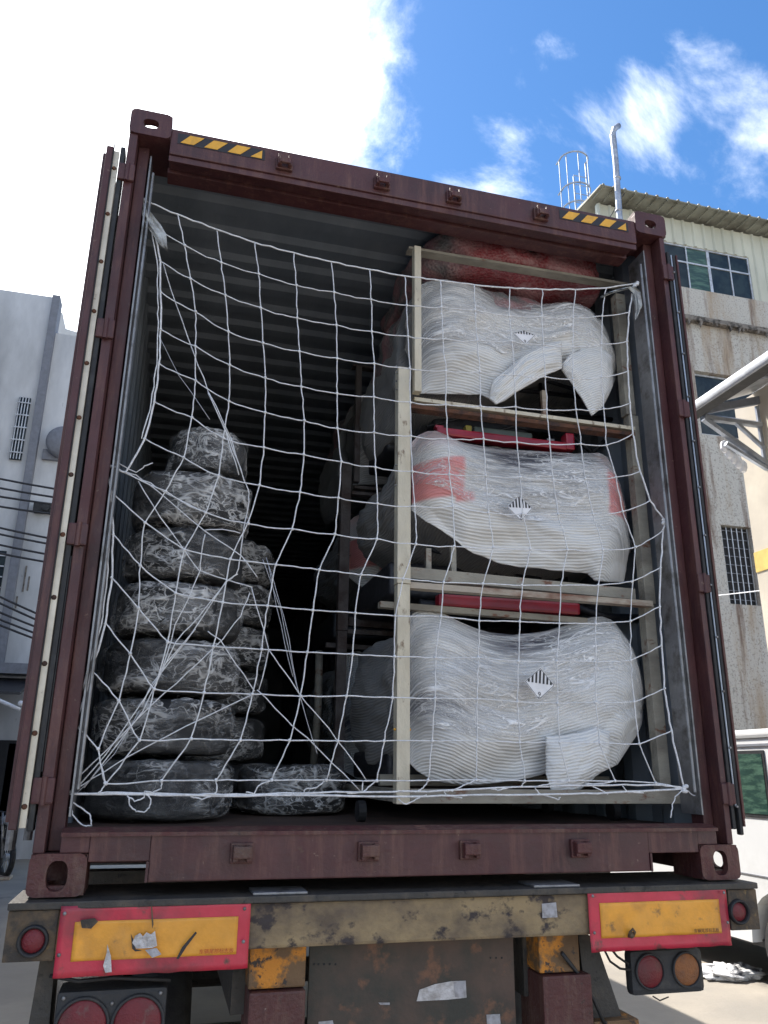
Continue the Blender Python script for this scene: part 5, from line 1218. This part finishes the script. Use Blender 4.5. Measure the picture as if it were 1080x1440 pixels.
# awning with tube lamp
b = MB(); q0 = L(-6, 968, 13.6); q1 = L(26, 990, 13.6); b.add([(q0[0] - 2, 13.6, q0[2] - .1), (q1[0], 13.6, q0[2] - .1), (q1[0], 15.2, q0[2] + .3), (q0[0] - 2, 15.2, q0[2] + .3), (q0[0] - 2, 13.6, q0[2] - .05), (q1[0], 13.6, q0[2] - .05), (q1[0], 15.2, q0[2] + .35), (q0[0] - 2, 15.2, q0[2] + .35)], [(0, 1, 2, 3), (4, 7, 6, 5), (0, 4, 5, 1), (1, 5, 6, 2)])
tag(b.build('shop_awning', M_dark), 'dark sheet awning above the ground floor doors on the left', 'awning')
b = MB(); b.tube([L(-10, 981, 13.4), L(28, 998, 13.4)], .035, 10); b.ball(L(29, 989, 13.4), .05); tag(b.build('awning_lamp_tube', M_tube, None, True), 'white lamp tube along the edge of the dark awning', 'lamp tube')
# overhead cables
G_C = 'overhead cables along the plaster building'
for k, (y0, y1, nm) in enumerate(((672, 686, 'topmost'), (685, 698, 'second'), (697, 708, 'third'), (711, 722, 'fourth'), (741, 757, 'fifth'), (750, 765, 'sixth'), (765, 780, 'seventh'), (777, 791, 'eighth'), (838, 872, 'ninth'), (847, 881, 'tenth'), (860, 890, 'eleventh'), (870, 899, 'twelfth'), (878, 907, 'thirteenth'))):
    b = MB(); P = []
    for i in range(9):
        t = i / 8; px = -60 + 180 * t; py = y0 + (y1 - y0) * ((px) / 75) + 1.5 * math.sin(math.pi * t); P.append(L(px, py, 13.0 + .03 * k))
    b.tube(P, .020, 6); tag(b.build('overhead_cable', M_cable, None, True), '%s overhead cable from the top, crossing the pale plaster wall' % nm, 'cable', G_C)
# motorcycles
def moto(x, y, rz, label, col):
    t = thing('motorcycle', label, 'motorcycle', (x, y, 0), 'motorcycles parked under the awning')
    def R(p): return (x + p[0], y + p[1], p[2])
    for yy in (-.62, .62):
        b = MB(); pr = []
        for k in range(13): a = 2 * math.pi * k / 12; pr.append((.27 + .045 * math.cos(a), .045 * math.sin(a)))
        b.lathe(pr, R((0, yy, .315)), 'x', 28); w_ = b.build('wheel', M_rubber, t, True)
        b = MB(); b.lathe([(.0001, -.03), (.06, -.03), (.06, .03), (.0001, .03)], R((0, yy, .315)), 'x', 12)
        for k in range(8): a = math.pi * k / 4; b.tube([R((0, yy, .315)), R((0, yy + .24 * math.cos(a), .315 + .24 * math.sin(a)))], .006, 4)
        b.build('hub', M_alu, w_)
    b = MB(); 
    for s in (-.07, .07): b.tube([R((s, -.62, .315)), R((s, -.42, .80)), R((s, -.36, .98))], .018, 8)
    b.build('front_fork', M_steel, t, True)
    b = MB(); b.tube([R((-.36, -.25, 1.04)), R((-.22, -.34, 1.02)), R((0, -.36, .98)), R((.22, -.34, 1.02)), R((.36, -.25, 1.04))], .014, 8)
    for s in (-1, 1): b.tube([R((s * .22, -.33, 1.02)), R((s * .27, -.35, 1.18))], .007, 6); b.ball(R((s * .28, -.36, 1.20)), .055, (1, .3, .7))
    b.build('handlebar', M_dark, t, True)
    b = MB(); b.ball(R((0, -.47, .88)), .09, (1, .8, 1), 14, 9); b.build('headlight', M_alu, t, True)
    b = MB(); b.ball(R((0, -.12, .80)), .2, (.6, 1.25, .55), 16, 10); b.build('fuel_tank', col, t, True)
    b = MB(); b.box(x - .12, x + .12, y + .06, y + .68, .74, .82, .03); b.build('seat', M_gasket, t)
    b = MB(); b.box(x - .13, x + .13, y - .2, y + .2, .28, .58, .05); b.tube([R((0, -.36, .85)), R((0, -.2, .4)), R((0, .2, .38)), R((0, .3, .72))], .025, 8); b.tube([R((.12, -.15, .35)), R((.15, .2, .28)), R((.15, .75, .36))], .035, 8); b.tube([R((0, .2, .38)), R((0, .62, .315))], .025, 8)
    b.build('engine', M_dark, t, True)
    b = MB(); b.tube([R((0, .28, .66)), R((0, .62, .70)), R((0, .88, .60))], [.07, .08, .03], 8); b.build('rear_mudguard', col, t, True)
    b = MB(); b.tube([R((.05, .1, .3)), R((.26, .14, .012))], .012, 6); b.build('side_stand', M_steel, t)
    t.rotation_euler = (0, 0, rz)
q = at(14, 1222, Z=0); moto(-3.42, 12.9, .5, 'dark motorcycle parked nearest the container, under the awning', M_dark)
moto(-3.95, 13.2, .55, 'dark red motorcycle parked behind the nearer one on the left', M_maroon)
q = at(5, 1236, Z=0)
b = MB(); b.box(q[0] - .3, q[0] + .12, q[1] - .2, q[1] + .1, .0, .05, .015); tag(b.build('cardboard_scrap', M_rackr), 'flattened scrap of board on the ground by the motorcycles', 'scrap')
